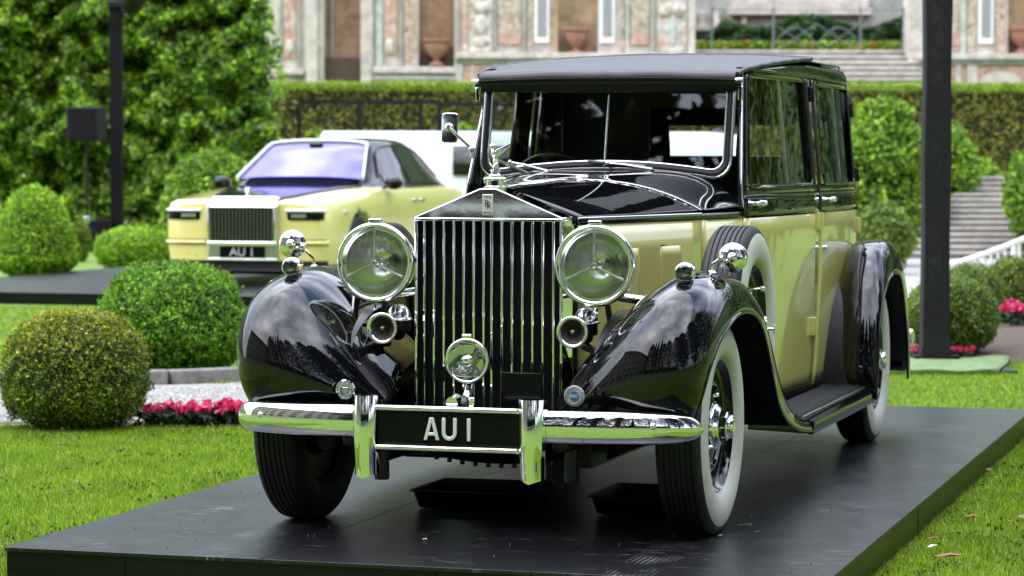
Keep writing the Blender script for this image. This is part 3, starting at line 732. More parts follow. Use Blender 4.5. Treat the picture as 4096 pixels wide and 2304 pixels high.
# ---- headlamps, horns, side lamps, mirrors
LD = Vector((0, -1, 0.0))
for sg in (-1, 1):
    hl = empty('headlamp', (sg * 0.430, -0.225, 1.010)); hl.parent = car
    f = (0, -1, 0)
    MB().lathe([(0.148, -0.010), (0.146, -0.03), (0.138, -0.07), (0.120, -0.12), (0.092, -0.165), (0.055, -0.195), (0.022, -0.208), (0.0, -0.211)], d=f, seg=64).build('bowl', CH, hl, ang=180)
    MB().lathe([(0.150, -0.014), (0.154, -0.004), (0.153, 0.008), (0.147, 0.015), (0.138, 0.016), (0.131, 0.008), (0.127, -0.004), (0.121, -0.012)], d=f, seg=72).build('rim', CH, hl, ang=180)
    MB().lathe([(0.131, 0.002), (0.126, -0.03), (0.114, -0.066), (0.094, -0.100), (0.068, -0.126), (0.038, -0.142), (0.018, -0.146), (0.0, -0.146)], d=f, seg=64).build('reflector', 'reflector', hl, ang=180)
    MB().lathe([(0.130, 0.004), (0.10, 0.011), (0.06, 0.016), (0.02, 0.018), (0.0, 0.018)], d=f, seg=48).build('lens', 'lamp_glass', hl, ang=180)
    for a in (90, 205, 335):
        a = math.radians(a); e = Vector((math.cos(a), 0, math.sin(a)))
        MB().tube([e * 0.014 + V(0, -0.021, 0), e * 0.07 + V(0, -0.019, 0), e * 0.122 + V(0, -0.009, 0)], [0.0034, 0.0034, 0.0045], 6).build('tripod_bar', 'satin_steel', hl)
    MB().tube([(0.010 * math.cos(a), -0.021, 0.010 * math.sin(a)) for a in np.linspace(0, 2 * PI, 16, endpoint=False)], 0.0026, 6, closed=True).build('tripod_ring', CH, hl)
    MB().lathe([(0.0, 0), (0.020, 0.0), (0.024, -0.02), (0.014, -0.05), (0.012, -0.09)], (0, 0.03, 0), d=f, seg=24).build('bulb_shield', CH, hl, ang=60)
    MB().box((0, -0.002, 0.160), (0.050, 0.022, 0.014)).build('rim_clip', CH, hl, bevel=0.004)
    MB().lathe([(0.006, 0.0), (0.008, 0.01), (0.004, 0.016), (0.007, 0.024), (0.0, 0.03)], (sg * 0.004, 0.01, -0.155), (0, 0, -1), 10).build('rim_screw', CH, hl)
    # tie bar and stanchion
    strip([(sg * 0.285, -0.09, 0.900), (sg * 0.40, -0.09, 0.885)], 0.017, 'lamp_bar', CH, car, seg=14)
    strip([(sg * 0.43, -0.09, 0.90), (sg * 0.50, -0.07, 0.885), (sg * 0.60, -0.03, 0.87)], [0.020, 0.017, 0.018], 'lamp_bar', CH, car, seg=14)
    MB().ball((sg * 0.415, -0.09, 0.888), 0.026, 14, 10).build('bar_boss', CH, car)
    MB().lathe([(0.0, 0), (0.020, 0), (0.026, 0.02), (0.020, 0.045), (0.0, 0.05)], (sg * 0.59, -0.035, 0.85), (0, 0, 1), 14).build('bar_foot', CH, car)
    strip([(sg * 0.44, -0.08, 0.86), (sg * 0.45, -0.08, 0.80), (sg * 0.46, -0.10, 0.70)], 0.012, 'lamp_stanchion', 'dark_metal', car)
    # horns
    hn = empty('horn', (sg * 0.370, -0.330, 0.768)); hn.parent = car
    MB().lathe([(0.020, -0.13), (0.024, -0.07), (0.034, -0.03), (0.046, -0.008), (0.056, 0.0), (0.060, -0.003), (0.060, -0.008), (0.055, -0.010)], d=f, seg=40).build('bell', CH, hn, ang=80)
    MB().lathe([(0.044, -0.0095), (0.036, -0.02), (0.026, -0.045), (0.010, -0.07), (0.0, -0.07)], d=f, seg=32).build('throat', 'horn_throat', hn, ang=80)
    MB().ball((0, 0.012, 0.0), 0.0085, 12, 8).build('throat_button', 'pewter', hn)
    MB().lathe([(0.046, 0.0), (0.044, 0.018), (0.034, 0.038), (0.018, 0.050), (0.0, 0.053)], (0, 0.20, 0.030), (0, 0, 1), 32).build('motor_dome', CH, hn, ang=80)
    MB().lathe([(0.052, 0.0), (0.053, 0.008), (0.047, 0.011)], (0, 0.20, 0.020), (0, 0, 1), 32).build('dome_band', CH, hn, ang=80)
    MB().lathe([(0.0, 0.0), (0.042, 0), (0.045, 0.006), (0.045, 0.042)], (0, 0.20, -0.022), (0, 0, 1), 32).build('motor_base', 'dark_metal', hn, ang=60)
    MB().tube([(0, 0.10, 0), (0, 0.16, -0.01), (0, 0.20, -0.03)], [0.02, 0.022, 0.03], 12).build('throat_pipe', 'dark_metal', hn)
    strip([(sg * 0.385, -0.20, 0.71), (sg * 0.43, -0.26, 0.70), (sg * 0.475, -0.30, 0.68)], [0.018, 0.014, 0.022], 'horn_bracket', BK, car, seg=12)
    # side lamp on the wing
    sl = empty('side_lamp', (sg * 0.770, -0.238, 0.990)); sl.parent = car
    MB().lathe([(0.030, 0.006), (0.035, 0.002), (0.037, -0.010), (0.038, -0.03), (0.034, -0.055), (0.022, -0.078), (0.008, -0.088), (0.0, -0.089)], d=f, seg=32).build('lamp_body', CH, sl, ang=80)
    MB().lathe([(0.030, 0.005), (0.026, 0.009), (0.012, 0.012), (0.0, 0.013)], d=f, seg=24).build('lamp_lens', 'lamp_glass', sl, ang=80)
    MB().lathe([(0.029, 0.003), (0.018, -0.018), (0.0, -0.022)], d=f, seg=24).build('lamp_reflector', 'lamp_dark', sl, ang=80)
    MB().tube([(0, 0.035, -0.030), (0, 0.032, -0.055)], [0.020, 0.026], 16).build('lamp_foot', BK, sl)
    # round mirror on the wing
    MB().lathe([(0.0, 0), (0.020, 0.001), (0.016, 0.008), (0.010, 0.014), (0, 0.015)], (sg * 0.80, 0.10, 0.972), (0, 0, 1), 16).build('mirror_foot', CH, car)
    mr = empty('wing_mirror', (sg * 0.80, 0.10, 0.975)); mr.parent = car
    md = Vector((0.10, -1, 0.05)).normalized()
    off = Vector((0.085, -0.02, 0.060)) if sg > 0 else Vector((-0.085, -0.02, 0.092))
    MB().tube([(0, 0, 0), (0.004 * sg, 0, 0.035), off * 0.45 + V(0, 0, 0.03), off + V(0, 0, 0.0)], 0.0058, 8).build('mirror_arm', CH, mr)
    MB().lathe([(0.0, -0.012), (0.053, -0.012), (0.0565, -0.006), (0.056, 0.0), (0.050, 0.008), (0.036, 0.016), (0.02, 0.020), (0.0, 0.0215)], off, md, 40).build('mirror_shell', CH, mr, ang=60)
    MB().ball(off + md * 0.022, 0.019, 14, 10).build('mirror_ball', CH, mr)
# rectangular mirror on the driver's pillar
dm = empty('door_mirror', (-0.69, 1.50, 1.541)); dm.parent = car; dm.rotation_euler = (-0.16, 0, 0.1)
b = MB(); r = 0.014; hw, hh = 0.036, 0.066
pol = []
for (cx, cz, a0) in ((hw - r, hh - r, 0), (-hw + r, hh - r, 90), (-hw + r, -hh + r, 180), (hw - r, -hh + r, 270)):
    for k in range(5):
        a = math.radians(a0 + 22.5 * k); pol.append((cx + r * math.cos(a), cz + r * math.sin(a)))
b.prism(pol, lambda x, z, t: (x, t, z), -0.010, 0.008).build('mirror_shell', CH, dm, bevel=0.003)
MB().lathe([(0.020, 0.0), (0.018, 0.01), (0.010, 0.016), (0.010, 0.03), (0, 0.032)], (0, -0.010, 0.0), (0, -1, 0), 20).build('mirror_mount', CH, dm)
strip([(0.0, -0.035, 0.0), (0.03, -0.03, -0.03), (0.092, 0.02, -0.085)], 0.0065, 'mirror_arm', CH, dm)
MB().ball((0.095, 0.025, -0.09), 0.016, 12, 10).build('arm_clamp', CH, dm)
MB().box((0.098, 0.035, -0.115), (0.014, 0.014, 0.030)).build('clamp_tail', CH, dm, bevel=0.003)

# ---- fog lamp
fl = empty('fog_lamp', (0.005, -0.450, 0.663)); fl.parent = car
f = (0, -1, 0.0)
MB().lathe([(0.080, -0.004), (0.078, -0.03), (0.070, -0.07), (0.048, -0.10), (0.0, -0.115)], d=f, seg=40).build('bowl', BK, fl, ang=180)
MB().lathe([(0.080, -0.012), (0.085, -0.004), (0.084, 0.006), (0.078, 0.010), (0.073, 0.004)], d=f, seg=48).build('rim', CH, fl, ang=180)
MB().lathe([(0.076, 0.0), (0.068, -0.025), (0.048, -0.05), (0.02, -0.062), (0, -0.063)], d=f, seg=40).build('reflector', CH, fl, ang=180)
MB().lathe([(0.076, 0.004), (0.05, 0.010), (0.0, 0.013)], d=f, seg=40).build('lens', 'lamp_glass', fl, ang=180)
MB().lathe([(0.0, 0.016), (0.018, 0.013), (0.022, 0.004), (0.024, -0.02), (0.016, -0.05)], d=f, seg=24).build('bulb_shield', CH, fl, ang=60)
MB().box((0, 0.002, 0.090), (0.038, 0.020, 0.018)).build('rim_clip', CH, fl, bevel=0.004)
MB().tube([(0, 0.05, -0.07), (0, 0.02, -0.11), (0, -0.02, -0.155)], [0.014, 0.018, 0.02], 12).build('stem', CH, fl)
MB().lathe([(0.0, 0.0), (0.018, 0), (0.018, 0.02), (0, 0.022)], (0, -0.03, -0.14), (0, -1, 0), 6).build('stem_nut', 'satin_steel', fl)

# ---- bumper, number plate, badges
BP = [(.28, -.632, 1), (.36, -.633, 1), (.48, -.630, 1), (.60, -.614, 1), (.70, -.590, .99), (.77, -.560, .95), (.82, -.525, .86), (.85, -.49, .72), (.866, -.455, .50), (.872, -.43, .22)]
for sg in (-1, 1):
    P = []
    A = np.array(BP)
    for u in np.linspace(0, len(BP) - 1, 44):
        x, y, h = hermite(np.arange(len(BP)), A, u); x2, y2, _ = hermite(np.arange(len(BP)), A, min(len(BP) - 1, u + 0.05)); x1, y1, _ = hermite(np.arange(len(BP)), A, max(0, u - 0.05))
        n = Vector((y2 - y1, -(x2 - x1), 0)).normalized()
        row = []
        for a in np.linspace(-PI / 2, PI / 2, 17):
            zz = 0.4475 + (0.060 * h) * math.sin(a) - 0.012 * (1 - h) * 1.5; o = 0.036 * max(0.0, math.cos(a)) ** 0.8 * (0.4 + 0.6 * h)
            row.append((sg * (x + n.x * o), y + n.y * o, zz))
        row.append((sg * (x - n.x * 0.01), y - n.y * 0.01, 0.4475 + 0.055 * h)); row.append((sg * (x - n.x * 0.01), y - n.y * 0.01, 0.4475 - 0.055 * h))
        P.append(row)
    bb = MB().grid(P, cv=True); bb.f.append(tuple(range(len(bb.v) - 19, len(bb.v))))
    bb = bb.build('bumper_blade', CH, car, ang=60)
    MB().lathe([(0.0, 0.012), (0.008, 0.010), (0.0125, 0.004), (0.013, 0.0)], (sg * 0.744, -0.606, 0.457), (sg * 0.35, -1, 0), 16).build('bumper_bolt', CH, bb, ang=80)
    MB().grid([[(sg * (0.352 + 0.004 * math.cos(a)), -0.633 - 0.038 * max(0, math.cos(a))**0.8 - 0.001, 0.4475 + 0.063 * math.sin(a)) for a in np.linspace(-PI / 2, PI / 2, 13)], [(sg * (0.368), -0.633 - 0.038 * max(0, math.cos(a))**0.8 - 0.001, 0.4475 + 0.063 * math.sin(a)) for a in np.linspace(-PI / 2, PI / 2, 13)]]).build('bumper_sleeve', CH, bb, ang=80)
    # overrider
    P = []
    for t in np.linspace(0, 1, 16):
        z = 0.546 - 0.288 * t; hw = 0.046 - 0.007 * t; y0 = -0.668 - 0.012 * math.sin(PI * min(1, t * 1.1))
        P.append([(sg * 0.314 + hw * sx_, y0 - dy + 0.002, z + dz * (1 if t == 1 else 0)) for sx_, dy, dz in ((-1, -0.045, 0), (-1, 0.0, 0), (-0.72, 0.020, -0.003), (-0.36, 0.031, -0.008), (0, 0.034, -0.013), (0.36, 0.031, -0.008), (0.72, 0.020, -0.003), (1, 0.0, 0), (1, -0.045, 0))])
    ov = MB().grid(P); ov.f.append(tuple(range(9))); ov.f.append(tuple(range(len(ov.v) - 9, len(ov.v))))
    ov.build('overrider', CH, car, ang=30)
for z in (0.503, 0.360):
    br = strip([(-0.29, -0.668, z), (0.29, -0.668, z)], 0.0105, 'bumper_bar', CH, car, seg=14)
    MB().lathe([(0.0, 0.010), (0.008, 0.008), (0.010, 0.0)], (0.268, -0.678, z), (0, -1, 0), 12).build('bar_bolt', CH, br)
pl = MB().box((0.004, -0.652, 0.430), (0.545, 0.03, 0.128)).build('number_plate', 'plate_black', car, bevel=0.004)
MB().tube([(x + 0.004, -0.668, z) for x, z in ((-0.264, 0.374), (0.264, 0.374), (0.264, 0.487), (-0.264, 0.487))], 0.0028, 6, closed=True).build('plate_border', 'black_satin', pl)
def letter(strokes, name='letter'):
    b = MB()
    for poly in strokes:
        b.prism(poly, lambda x, z, t: (x, t, z), -0.668, -0.6765)
    return b.build(name, 'letter_white', pl, bevel=0.0022)
zb, zt, st = 0.391, 0.473, 0.0135
letter([[(-0.088, zb), (-0.088 + st * 1.05, zb), (-0.0815 + st * 1.35, zb + 0.018), (-0.0465 - st * 0.55, zb + 0.018), (-0.040 - st * 0.0, zb), (-0.0285, zb), (-0.0495, zt), (-0.067, zt)]] if False else
       [[(-0.088, zb), (-0.0745, zb), (-0.0545, zt - 0.004), (-0.0545, zt), (-0.0660, zt)], [(-0.0285, zb), (-0.0420, zb), (-0.0620, zt - 0.004), (-0.0620, zt + 0.0002), (-0.0505, zt + 0.0002)], [(-0.075, zb + 0.016), (-0.042, zb + 0.016), (-0.045, zb + 0.028), (-0.072, zb + 0.028)]])
u_o, u_i = [], []
for k in range(11):
    a = PI + PI * k / 10; u_o.append((0.009 + 0.028 * math.cos(a), zb + 0.028 + 0.028 * math.sin(a))); u_i.append((0.009 + 0.0145 * math.cos(a), zb + 0.028 + 0.0145 * math.sin(a)))
ub = MB()
op = [(-0.019, zt)] + u_o + [(0.037, zt)]; ip = [(-0.0055, zt)] + u_i + [(0.0235, zt)]
P = [[(o[0], y, o[1]), (i[0], y, i[1])] for y in (0,) for o, i in zip(op, ip)]
rows = [[(o[0], -0.668, o[1]), (o[0], -0.6765, o[1]), (i[0], -0.6765, i[1]), (i[0], -0.668, i[1])] for o, i in zip(op, ip)]
ub.grid(rows, cv=True); ub.f.append((0, 1, 2, 3)); n_ = len(ub.v); ub.f.append((n_ - 4, n_ - 3, n_ - 2, n_ - 1))
ub.build('letter', 'letter_white', pl, bevel=0.002)
letter([[(0.0755, zb), (0.089, zb), (0.089, zt), (0.0755, zt)]], 'digit')
MB().box((0.205, -0.42, 0.545), (0.155, 0.015, 0.155), rz=0.0).build('spare_plate', 'plate_black', car, bevel=0.003)
MB().lathe([(0.0, 0), (0.022, 0), (0.022, 0.05), (0.0, 0.05)], (0.01, -0.60, 0.535), (0, -1, -0.2), 14).build('tow_eye', CH, car)
MB().box((0.078, -0.62, 0.527), (0.022, 0.02, 0.036)).build('plate_bracket', CH, car, bevel=0.004)
# badges
for sg in (-1, 1):
    bd = empty('bar_badge', (sg * 0.437, -0.530, 0.552)); bd.parent = car
    MB().lathe([(0.0, 0.0), (0.036, 0.0), (0.0385, 0.003), (0.0385, 0.007), (0.034, 0.009), (0.033, 0.006), (0.0, 0.006)], d=(0, -1, 0), seg=36).build('badge_disc', CH if sg < 0 else 'pewter', bd, ang=40)
    MB().tube([(0, 0.01, -0.03), (0, 0.02, -0.07)], 0.007, 8).build('badge_stem', 'dark_metal', bd)
    if sg > 0:
        MB().prism([(0.019 * math.cos(a + PI / 8), 0.019 * math.sin(a + PI / 8)) for a in np.linspace(0, 2 * PI, 8, endpoint=False)], lambda x, z, t: (x, t, z), -0.006, -0.0085).build('badge_shield', 'enamel_blue', bd)
        text_mesh('badge_letters', 'RAC', 0.0165, 0.0006, ((0, -0.0095, 0), (1, 0, 0), (0, 0, 1)), 'letter_white', bd, sx=0.95)
        MB().tube([(0.0285 * math.cos(a), -0.0065, 0.0285 * math.sin(a)) for a in np.linspace(0, 2 * PI, 28, endpoint=False)], 0.0022, 6, closed=True).build('badge_wreath', 'pewter', bd)
    else:
        MB().lathe([(0.033, 0.0065), (0.0, 0.0075)], d=(0, -1, 0), seg=32).build('badge_field', 'pewter', bd)
        sh = MB().prism([(-0.012, 0.010), (0.012, 0.010), (0.012, -0.006), (0, -0.020), (-0.012, -0.006)], lambda x, z, t: (x, t, z), -0.007, -0.011)
        sh.build('crest_shield', 'satin_steel', bd, bevel=0.002)
        MB().prism([(-0.011, 0.014), (0.011, 0.014), (0.014, 0.024), (0.006, 0.019), (0, 0.027), (-0.006, 0.019), (-0.014, 0.024)], lambda x, z, t: (x, t, z), -0.007, -0.010).build('crest_crown', 'satin_steel', bd)
        for s2 in (-1, 1):
            MB().tube([(s2 * 0.017, -0.009, -0.020), (s2 * 0.022, -0.010, -0.004), (s2 * 0.018, -0.010, 0.012)], [0.003, 0.005, 0.003], 8).build('crest_supporter', 'satin_steel', bd)

# ---- underside and rear
MB().grid([[(x, -0.30 + 0.30 * t, 0.36 - 0.12 * math.sin(PI / 2 * t) + 0.06 * (x / 0.4)**2) for x in np.linspace(-0.42, 0.42, 12)] for t in np.linspace(0, 1, 8)]).build('undertray', BK, car, ang=180, solid=0.006)
blt = MB().lathe([(0.0, 0), (0.010, 0), (0.010, 0.018), (0, 0.018)], d=(0, 0, -1), seg=6).mesh('tray_bolt', ang=30)
for k in range(14):
    o = link('tray_bolt', blt, 'dark_metal', car); o.location = (-0.36 + 0.052 * k, -0.01, 0.240 + 0.06 * ((-0.36 + 0.052 * k) / 0.4)**2)
MB().box((0, 0.20, 0.265), (0.80, 0.40, 0.03)).build('sump_guard', 'dark_metal', car, bevel=0.01)
for x, y in ((-0.308, -0.50), (0.385, -0.38)):
    MB().lathe([(0.0, 0), (0.026, 0), (0.028, 0.01), (0.026, 0.15)], (x, y, 0.222), (0, 0, 1), 18).build('jack_post', 'dark_metal', car)
for sg in (-1, 1):
    MB().box((sg * 0.40, -0.32, 0.40), (0.07, 0.55, 0.10)).build('dumb_iron', 'dark_metal', car, bevel=0.02)
    MB().box((sg * 0.40, 2.0, 0.33), (0.08, 4.6, 0.13)).build('chassis_rail', 'dark_metal', car)
MB().tube([(-0.70, 0, 0.40), (-0.4, 0, 0.30), (0.4, 0, 0.30), (0.70, 0, 0.40)], 0.03, 10).build('front_axle', 'dark_metal', car)
MB().tube([(-0.72, 3.607, 0.40), (0.72, 3.607, 0.40)], 0.05, 12).build('rear_axle', 'dark_metal', car)
MB().ball((0, 3.607, 0.40), 0.15, 14, 10).build('differential', 'dark_metal', car)
MB().box((0, 0.8, 0.45), (0.62, 1.5, 0.30)).build('engine_block', 'dark_metal', car)
MB().box((0, 4.05, 0.42), (1.0, 0.7, 0.16)).build('fuel_tank', 'dark_metal', car, bevel=0.04)
MB().tube([(0.30, 0.8, 0.24), (0.34, 2.4, 0.22), (0.32, 3.2, 0.22)], 0.03, 10).build('exhaust', 'dark_metal', car)
MB().tube([(0.62, 1.05, 0.265), (0.70, 1.06, 0.262)], 0.02, 8).build('jack_point', 'dark_metal', car)
strip([(-0.80, 4.75, 0.46), (0, 4.80, 0.46), (0.80, 4.75, 0.46), (0.90, 4.68, 0.46)], [0.045, 0.045, 0.045, 0.03], 'rear_bumper', CH, car, seg=16, flat=(1.2, 0.5), up=(0, 0, 1))
for sg in (-1, 1): MB().box((sg * 0.4, 4.6, 0.44), (0.06, 0.4, 0.05)).build('bumper_iron', 'dark_metal', car)
# ================================================================== the modern saloon on the far platform
sal = empty('modern_car', (-8.534, 18.368, 0.0), rz=0.0174, label='modern pale yellow and black saloon on the far platform, behind the round bushes', cat='car')
sal.scale = (1.03, 1.03, 1.03)
PY = 'pale_yellow_paint'
mat('saloon_black', (0.003, 0.003, 0.004), 0.10, spec=0.28)
mat('grille_vane', (0.28, 0.28, 0.29), 0.25, metal=1.0)
m = glass('coated_screen', (0.08, 0.08, 0.20), 0.34)
for nd in m.node_tree.nodes:
    if nd.type == 'BSDF_GLOSSY': nd.inputs['Color'].default_value = (0.40, 0.38, 0.92, 1)
SS = [0.0, 0.05, 0.15, 0.35, 0.9, 1.75, 2.6, 3.6, 4.6, 5.3, 5.75]
SD = [(.80, .18, .880, .900), (.885, .18, .905, .925), (.945, .18, .922, .945), (.985, .18, .942, .965), (1.0, .18, .985, 1.025), (1.0, .18, 1.045, 1.09), (1.0, .18, 1.055, 1.09), (1.0, .18, 1.055, 1.09), (.985, .19, 1.04, 1.08), (.94, .22, .99, 1.03), (.80, .26, .93, .96)]
def sal_sec(y):
    w, zb, zs, zt = hermite(SS, SD, y)
    h = [(0, zb), (w * .85, zb), (w * .965, zb + .05), (w * .995, zb + .25), (w, zs - .32), (w * .998, zs - .20), (w * .985, zs - .09), (w * .955, zs - .03), (w * .88, zs), (w * .60, zs + (zt - zs) * .6), (w * .3, zt - .004), (0, zt)]
    return [(x, y, z) for x, z in h] + [(-x, y, z) for x, z in reversed(h[1:-1])]
b = MB().grid([sal_sec(y) for y in list(np.linspace(0, 0.35, 9)) + list(np.linspace(0.45, 5.75, 34))], cv=True)
n = len(sal_sec(0)); b.f.append(tuple(range(n))); b.f.append(tuple(range(len(b.v) - n, len(b.v))))
body = b.build('body', PY, sal, ang=40)
cut = bpy.data.objects.new('cutter', MB().lathe([(0, -1.3), (0.43, -1.3), (0.43, 1.3), (0, 1.3)], (0, 0.98, 0.37), (1, 0, 0), 40).mesh('cutter')); COL.objects.link(cut)
cut2 = bpy.data.objects.new('cutter', MB().lathe([(0, -1.3), (0.43, -1.3), (0.43, 1.3), (0, 1.3)], (0, 4.52, 0.37), (1, 0, 0), 40).mesh('cutter')); COL.objects.link(cut2)
for c in (cut, cut2):
    md = body.modifiers.new('arch', 'BOOLEAN'); md.operation = 'DIFFERENCE'; md.object = c; md.solver = 'EXACT'
bpy.context.view_layer.update()
cut.parent = sal; cut2.parent = sal
bpy.context.view_layer.update()
nm = bpy.data.meshes.new_from_object(body.evaluated_get(bpy.context.evaluated_depsgraph_get()))
body.modifiers.clear(); body.data = nm
for c in (cut, cut2): bpy.data.objects.remove(c)
# black bonnet between the wings
def deck(x, y):
    w, zb, zs, zt = hermite(SS, SD, y); u = min(1, abs(x) / (w * .88))
    return zt - (zt - zs) * u**2.2
MB().grid([[(x * (0.40 + 0.36 * min(1, y / 1.7)), y, deck(x * (0.40 + 0.36 * min(1, y / 1.7)), y) + 0.010) for x in np.linspace(-1, 1, 13)] for y in np.linspace(0.05, 1.80, 14)]).build('bonnet', 'saloon_black', sal, ang=180, solid=0.006)
# greenhouse
GS = [1.70, 2.10, 2.52, 3.1, 3.8, 4.5, 5.15]
GD = [(.83, .70, 1.10), (.885, .655, 1.335), (.915, .62, 1.560), (.92, .625, 1.625), (.90, .61, 1.600), (.85, .57, 1.44), (.74, .60, 1.12)]
def gh(y, t, sg, out=0.0):
    """t = 0 waist, 1 top of the side glass"""
    xb, xt, zc = hermite(GS, GD, y); zt = zc - 0.055
    return Vector((sg * (xb + (xt - xb) * t + out), y, 1.04 + (zt - 1.04) * t + out * 0.4))
def gsec(y):
    xb, xt, zc = hermite(GS, GD, y)
    h = [gh(y, t, 1) for t in np.linspace(0, 1, 6)] + [Vector((xt * .93, y, zc - .026)), Vector((xt * .7, y, zc - .008)), Vector((xt * .35, y, zc - .001)), Vector((0, y, zc))]
    return h + [Vector((-p.x, p.y, p.z)) for p in reversed(h[:-1])]
MB().grid([gsec(y) for y in np.linspace(1.70, 5.15, 34)]).build('roof', 'saloon_black', sal, ang=60)
def scr(u, v, o=0.0):
    y = 1.80 + 0.68 * v; xb, xt, zc = hermite(GS, GD, y)
    wd = (0.74 - 0.17 * v); x = u * wd
    return Vector((x, y - 0.02 - o - 0.10 * (1 - u * u) * (1 - v), zc + 0.004 + o - 0.03 * abs(u)**3))
MB().grid([[scr(u, v, 0.012) for u in np.linspace(-1, 1, 15)] for v in np.linspace(0, 1, 10)]).build('windscreen', 'coated_screen', sal, ang=180)
lp = [scr(u, 0, .02) for u in np.linspace(-1.02, 1.02, 12)] + [scr(1.03, v, .02) for v in np.linspace(0, 1, 8)] + [scr(u, 1.04, .02) for u in np.linspace(1.0, -1.0, 12)] + [scr(-1.03, v, .02) for v in np.linspace(1, 0, 8)]
MB().tube(lp[11:], 0.028, 10, flat=(1, .5)).build('screen_surround', 'letter_white', sal, ang=80)
MB().box(scr(-0.02, 0.90, 0.018), (0.16, 0.06, 0.05), rot=Matrix.Rotation(0.6, 3, 'X')).build('sensor_pod', 'saloon_black', sal, bevel=0.015)
for sg in (-1, 1):
    for (a, c, nm_) in ((2.28, 3.05, 'front_window'), (3.12, 4.62, 'rear_window')):
        tt = lambda y, t: gh(y, 0.10 + 0.80 * t * min(1, (y - 1.95) / 0.55 if y < 2.5 else 1, (4.95 - y) / 0.5 if y > 4.4 else 1), sg, 0.010)
        MB().grid([[tt(y, t) for t in np.linspace(0, 1, 5)] for y in np.linspace(a, c, 10)]).build(nm_, 'saloon_glass', sal, ang=180)
    strip([gh(y, 0.93 * min(1, (y - 1.95) / 0.55 if y < 2.5 else 1, (4.95 - y) / 0.5 if y > 4.4 else 1), sg, 0.014) for y in np.linspace(2.2, 4.7, 20)], 0.010, 'window_trim', 'saloon_black', sal)
    # mirror
    mr = MB().ball((sg * 1.05, 2.02, 1.10), 0.105, 14, 10, 0.72); mr.build('door_mirror', 'saloon_black', sal)
    MB().tube([(sg * 0.92, 2.0, 1.05), (sg * 1.0, 2.02, 1.07)], 0.02, 8).build('mirror_stalk', 'saloon_black', sal)
    # lamps
    hx0, hx1 = 0.50, 0.90
    def nose(x, z, o):
        ys_ = np.linspace(0, 0.35, 40); ws_ = [hermite(SS, SD, y)[0] for y in ys_]
        y = 0.0 if abs(x) <= 0.80 else float(np.interp(abs(x), ws_, ys_))
        return Vector((sg * x, y - o, z))
    hlp = MB().grid([[nose(x, z, 0.012 if 0 < i < 9 else 0.0) for z in (0.715, 0.725, 0.77, 0.802, 0.808)] for i, x in enumerate(np.linspace(hx0, hx1, 10))]).build('headlamp', 'saloon_black', sal, ang=60)
    strip([nose(x, 0.814, 0.014) for x in np.linspace(hx0 - 0.01, hx1 + 0.01, 10)], 0.018, 'lamp_blade', 'letter_white', hlp)
    MB().grid([[nose(x, z, 0.014) for z in (0.74, 0.78)] for x in np.linspace(hx0 + 0.05, hx0 + 0.22, 5)]).build('lamp_lens', 'satin_steel', hlp)
    MB().grid([[nose(x, z, 0.006) for z in (0.480, 0.502)] for x in np.linspace(0.44, 0.92, 10)]).build('bumper_slit', 'grille_dark', sal)
    strip([nose(x, 0.468, 0.004) for x in np.linspace(0.44, 0.93, 10)], 0.022, 'bumper_crease', PY, sal)
    MB().grid([[nose(x, z, 0.008) for z in (0.17, 0.275)] for x in np.linspace(0.0, 0.93, 12)]).build('lower_intake', 'grille_dark', sal)
    MB().box((sg * 1.0, 2.98, 0.90), (0.03, 0.20, 0.025)).build('door_handle', CH, sal, bevel=0.006)
    MB().box((sg * 1.0, 3.26, 0.90), (0.03, 0.20, 0.025)).build('door_handle', CH, sal, bevel=0.006)
    MB().box((sg * 0.985, 0.52, 0.80), (0.03, 0.10, 0.035)).build('side_marker', 'letter_white', sal, bevel=0.006)
    for yy in (0.98, 4.52):
        w = empty('wheel', (sg * 0.87, yy, 0.37)); w.parent = sal
        if sg < 0: w.rotation_euler = (0, 0, PI)
        MB().lathe([(0.26, 0.11), (0.30, 0.125), (0.355, 0.12), (0.372, 0.10), (0.372, -0.10), (0.30, -0.12), (0.26, -0.1)], d=(1, 0, 0), seg=40).build('tyre', 'rubber', w)
        MB().lathe([(0.27, 0.11), (0.255, 0.10), (0.20, 0.06), (0.07, 0.085), (0.0, 0.09)], d=(1, 0, 0), seg=30).build('rim', 'satin_steel', w, ang=40)
        MB().lathe([(0.42, -0.25), (0.42, 0.05)], d=(1, 0, 0), seg=30).build('arch_liner', 'grille_dark', w)
    strip([(sg * 0.93, 0.02, 0.20), (sg * 0.99, 0.45, 0.18)], 0.03, 'lower_lip', 'saloon_black', sal)
# grille
gr = empty('grille', (0, 0, 0)); gr.parent = sal
MB().box((0, -0.020, 0.655), (0.74, 0.02, 0.40)).build('grille_back', 'grille_dark', gr)
for sg in (-1, 1): MB().box((sg * 0.385, -0.035, 0.65), (0.035, 0.07, 0.44)).build('grille_post', CH, gr, bevel=0.008)
MB().prism([(-0.405, 0.845), (0.405, 0.845), (0.405, 0.880), (0.36, 0.965), (-0.36, 0.965), (-0.405, 0.880)], lambda x, z, t: (x, t + 0.8 * max(0, z - 0.86), z), -0.065, 0.14).build('grille_top', CH, gr, bevel=0.012)
MB().box((0, -0.045, 0.455), (0.80, 0.06, 0.055)).build('grille_base', CH, gr, bevel=0.012)
vm = MB().box((0, 0, 0), (0.012, 0.04, 0.37)).mesh('vane')
for k in range(18):
    o = link('vane', vm, 'grille_vane', gr); o.location = (-0.345 + 0.0406 * k, -0.045, 0.660)
np_ = MB().box((0, -0.035, 0.365), (0.52, 0.02, 0.120)).build('number_plate', 'plate_black', sal)
text_mesh('plate_text', 'AU 1', 0.135, 0.002, ((0.0, -0.047, 0.365), (1, 0, 0), (0, 0, 1)), 'letter_white', np_)
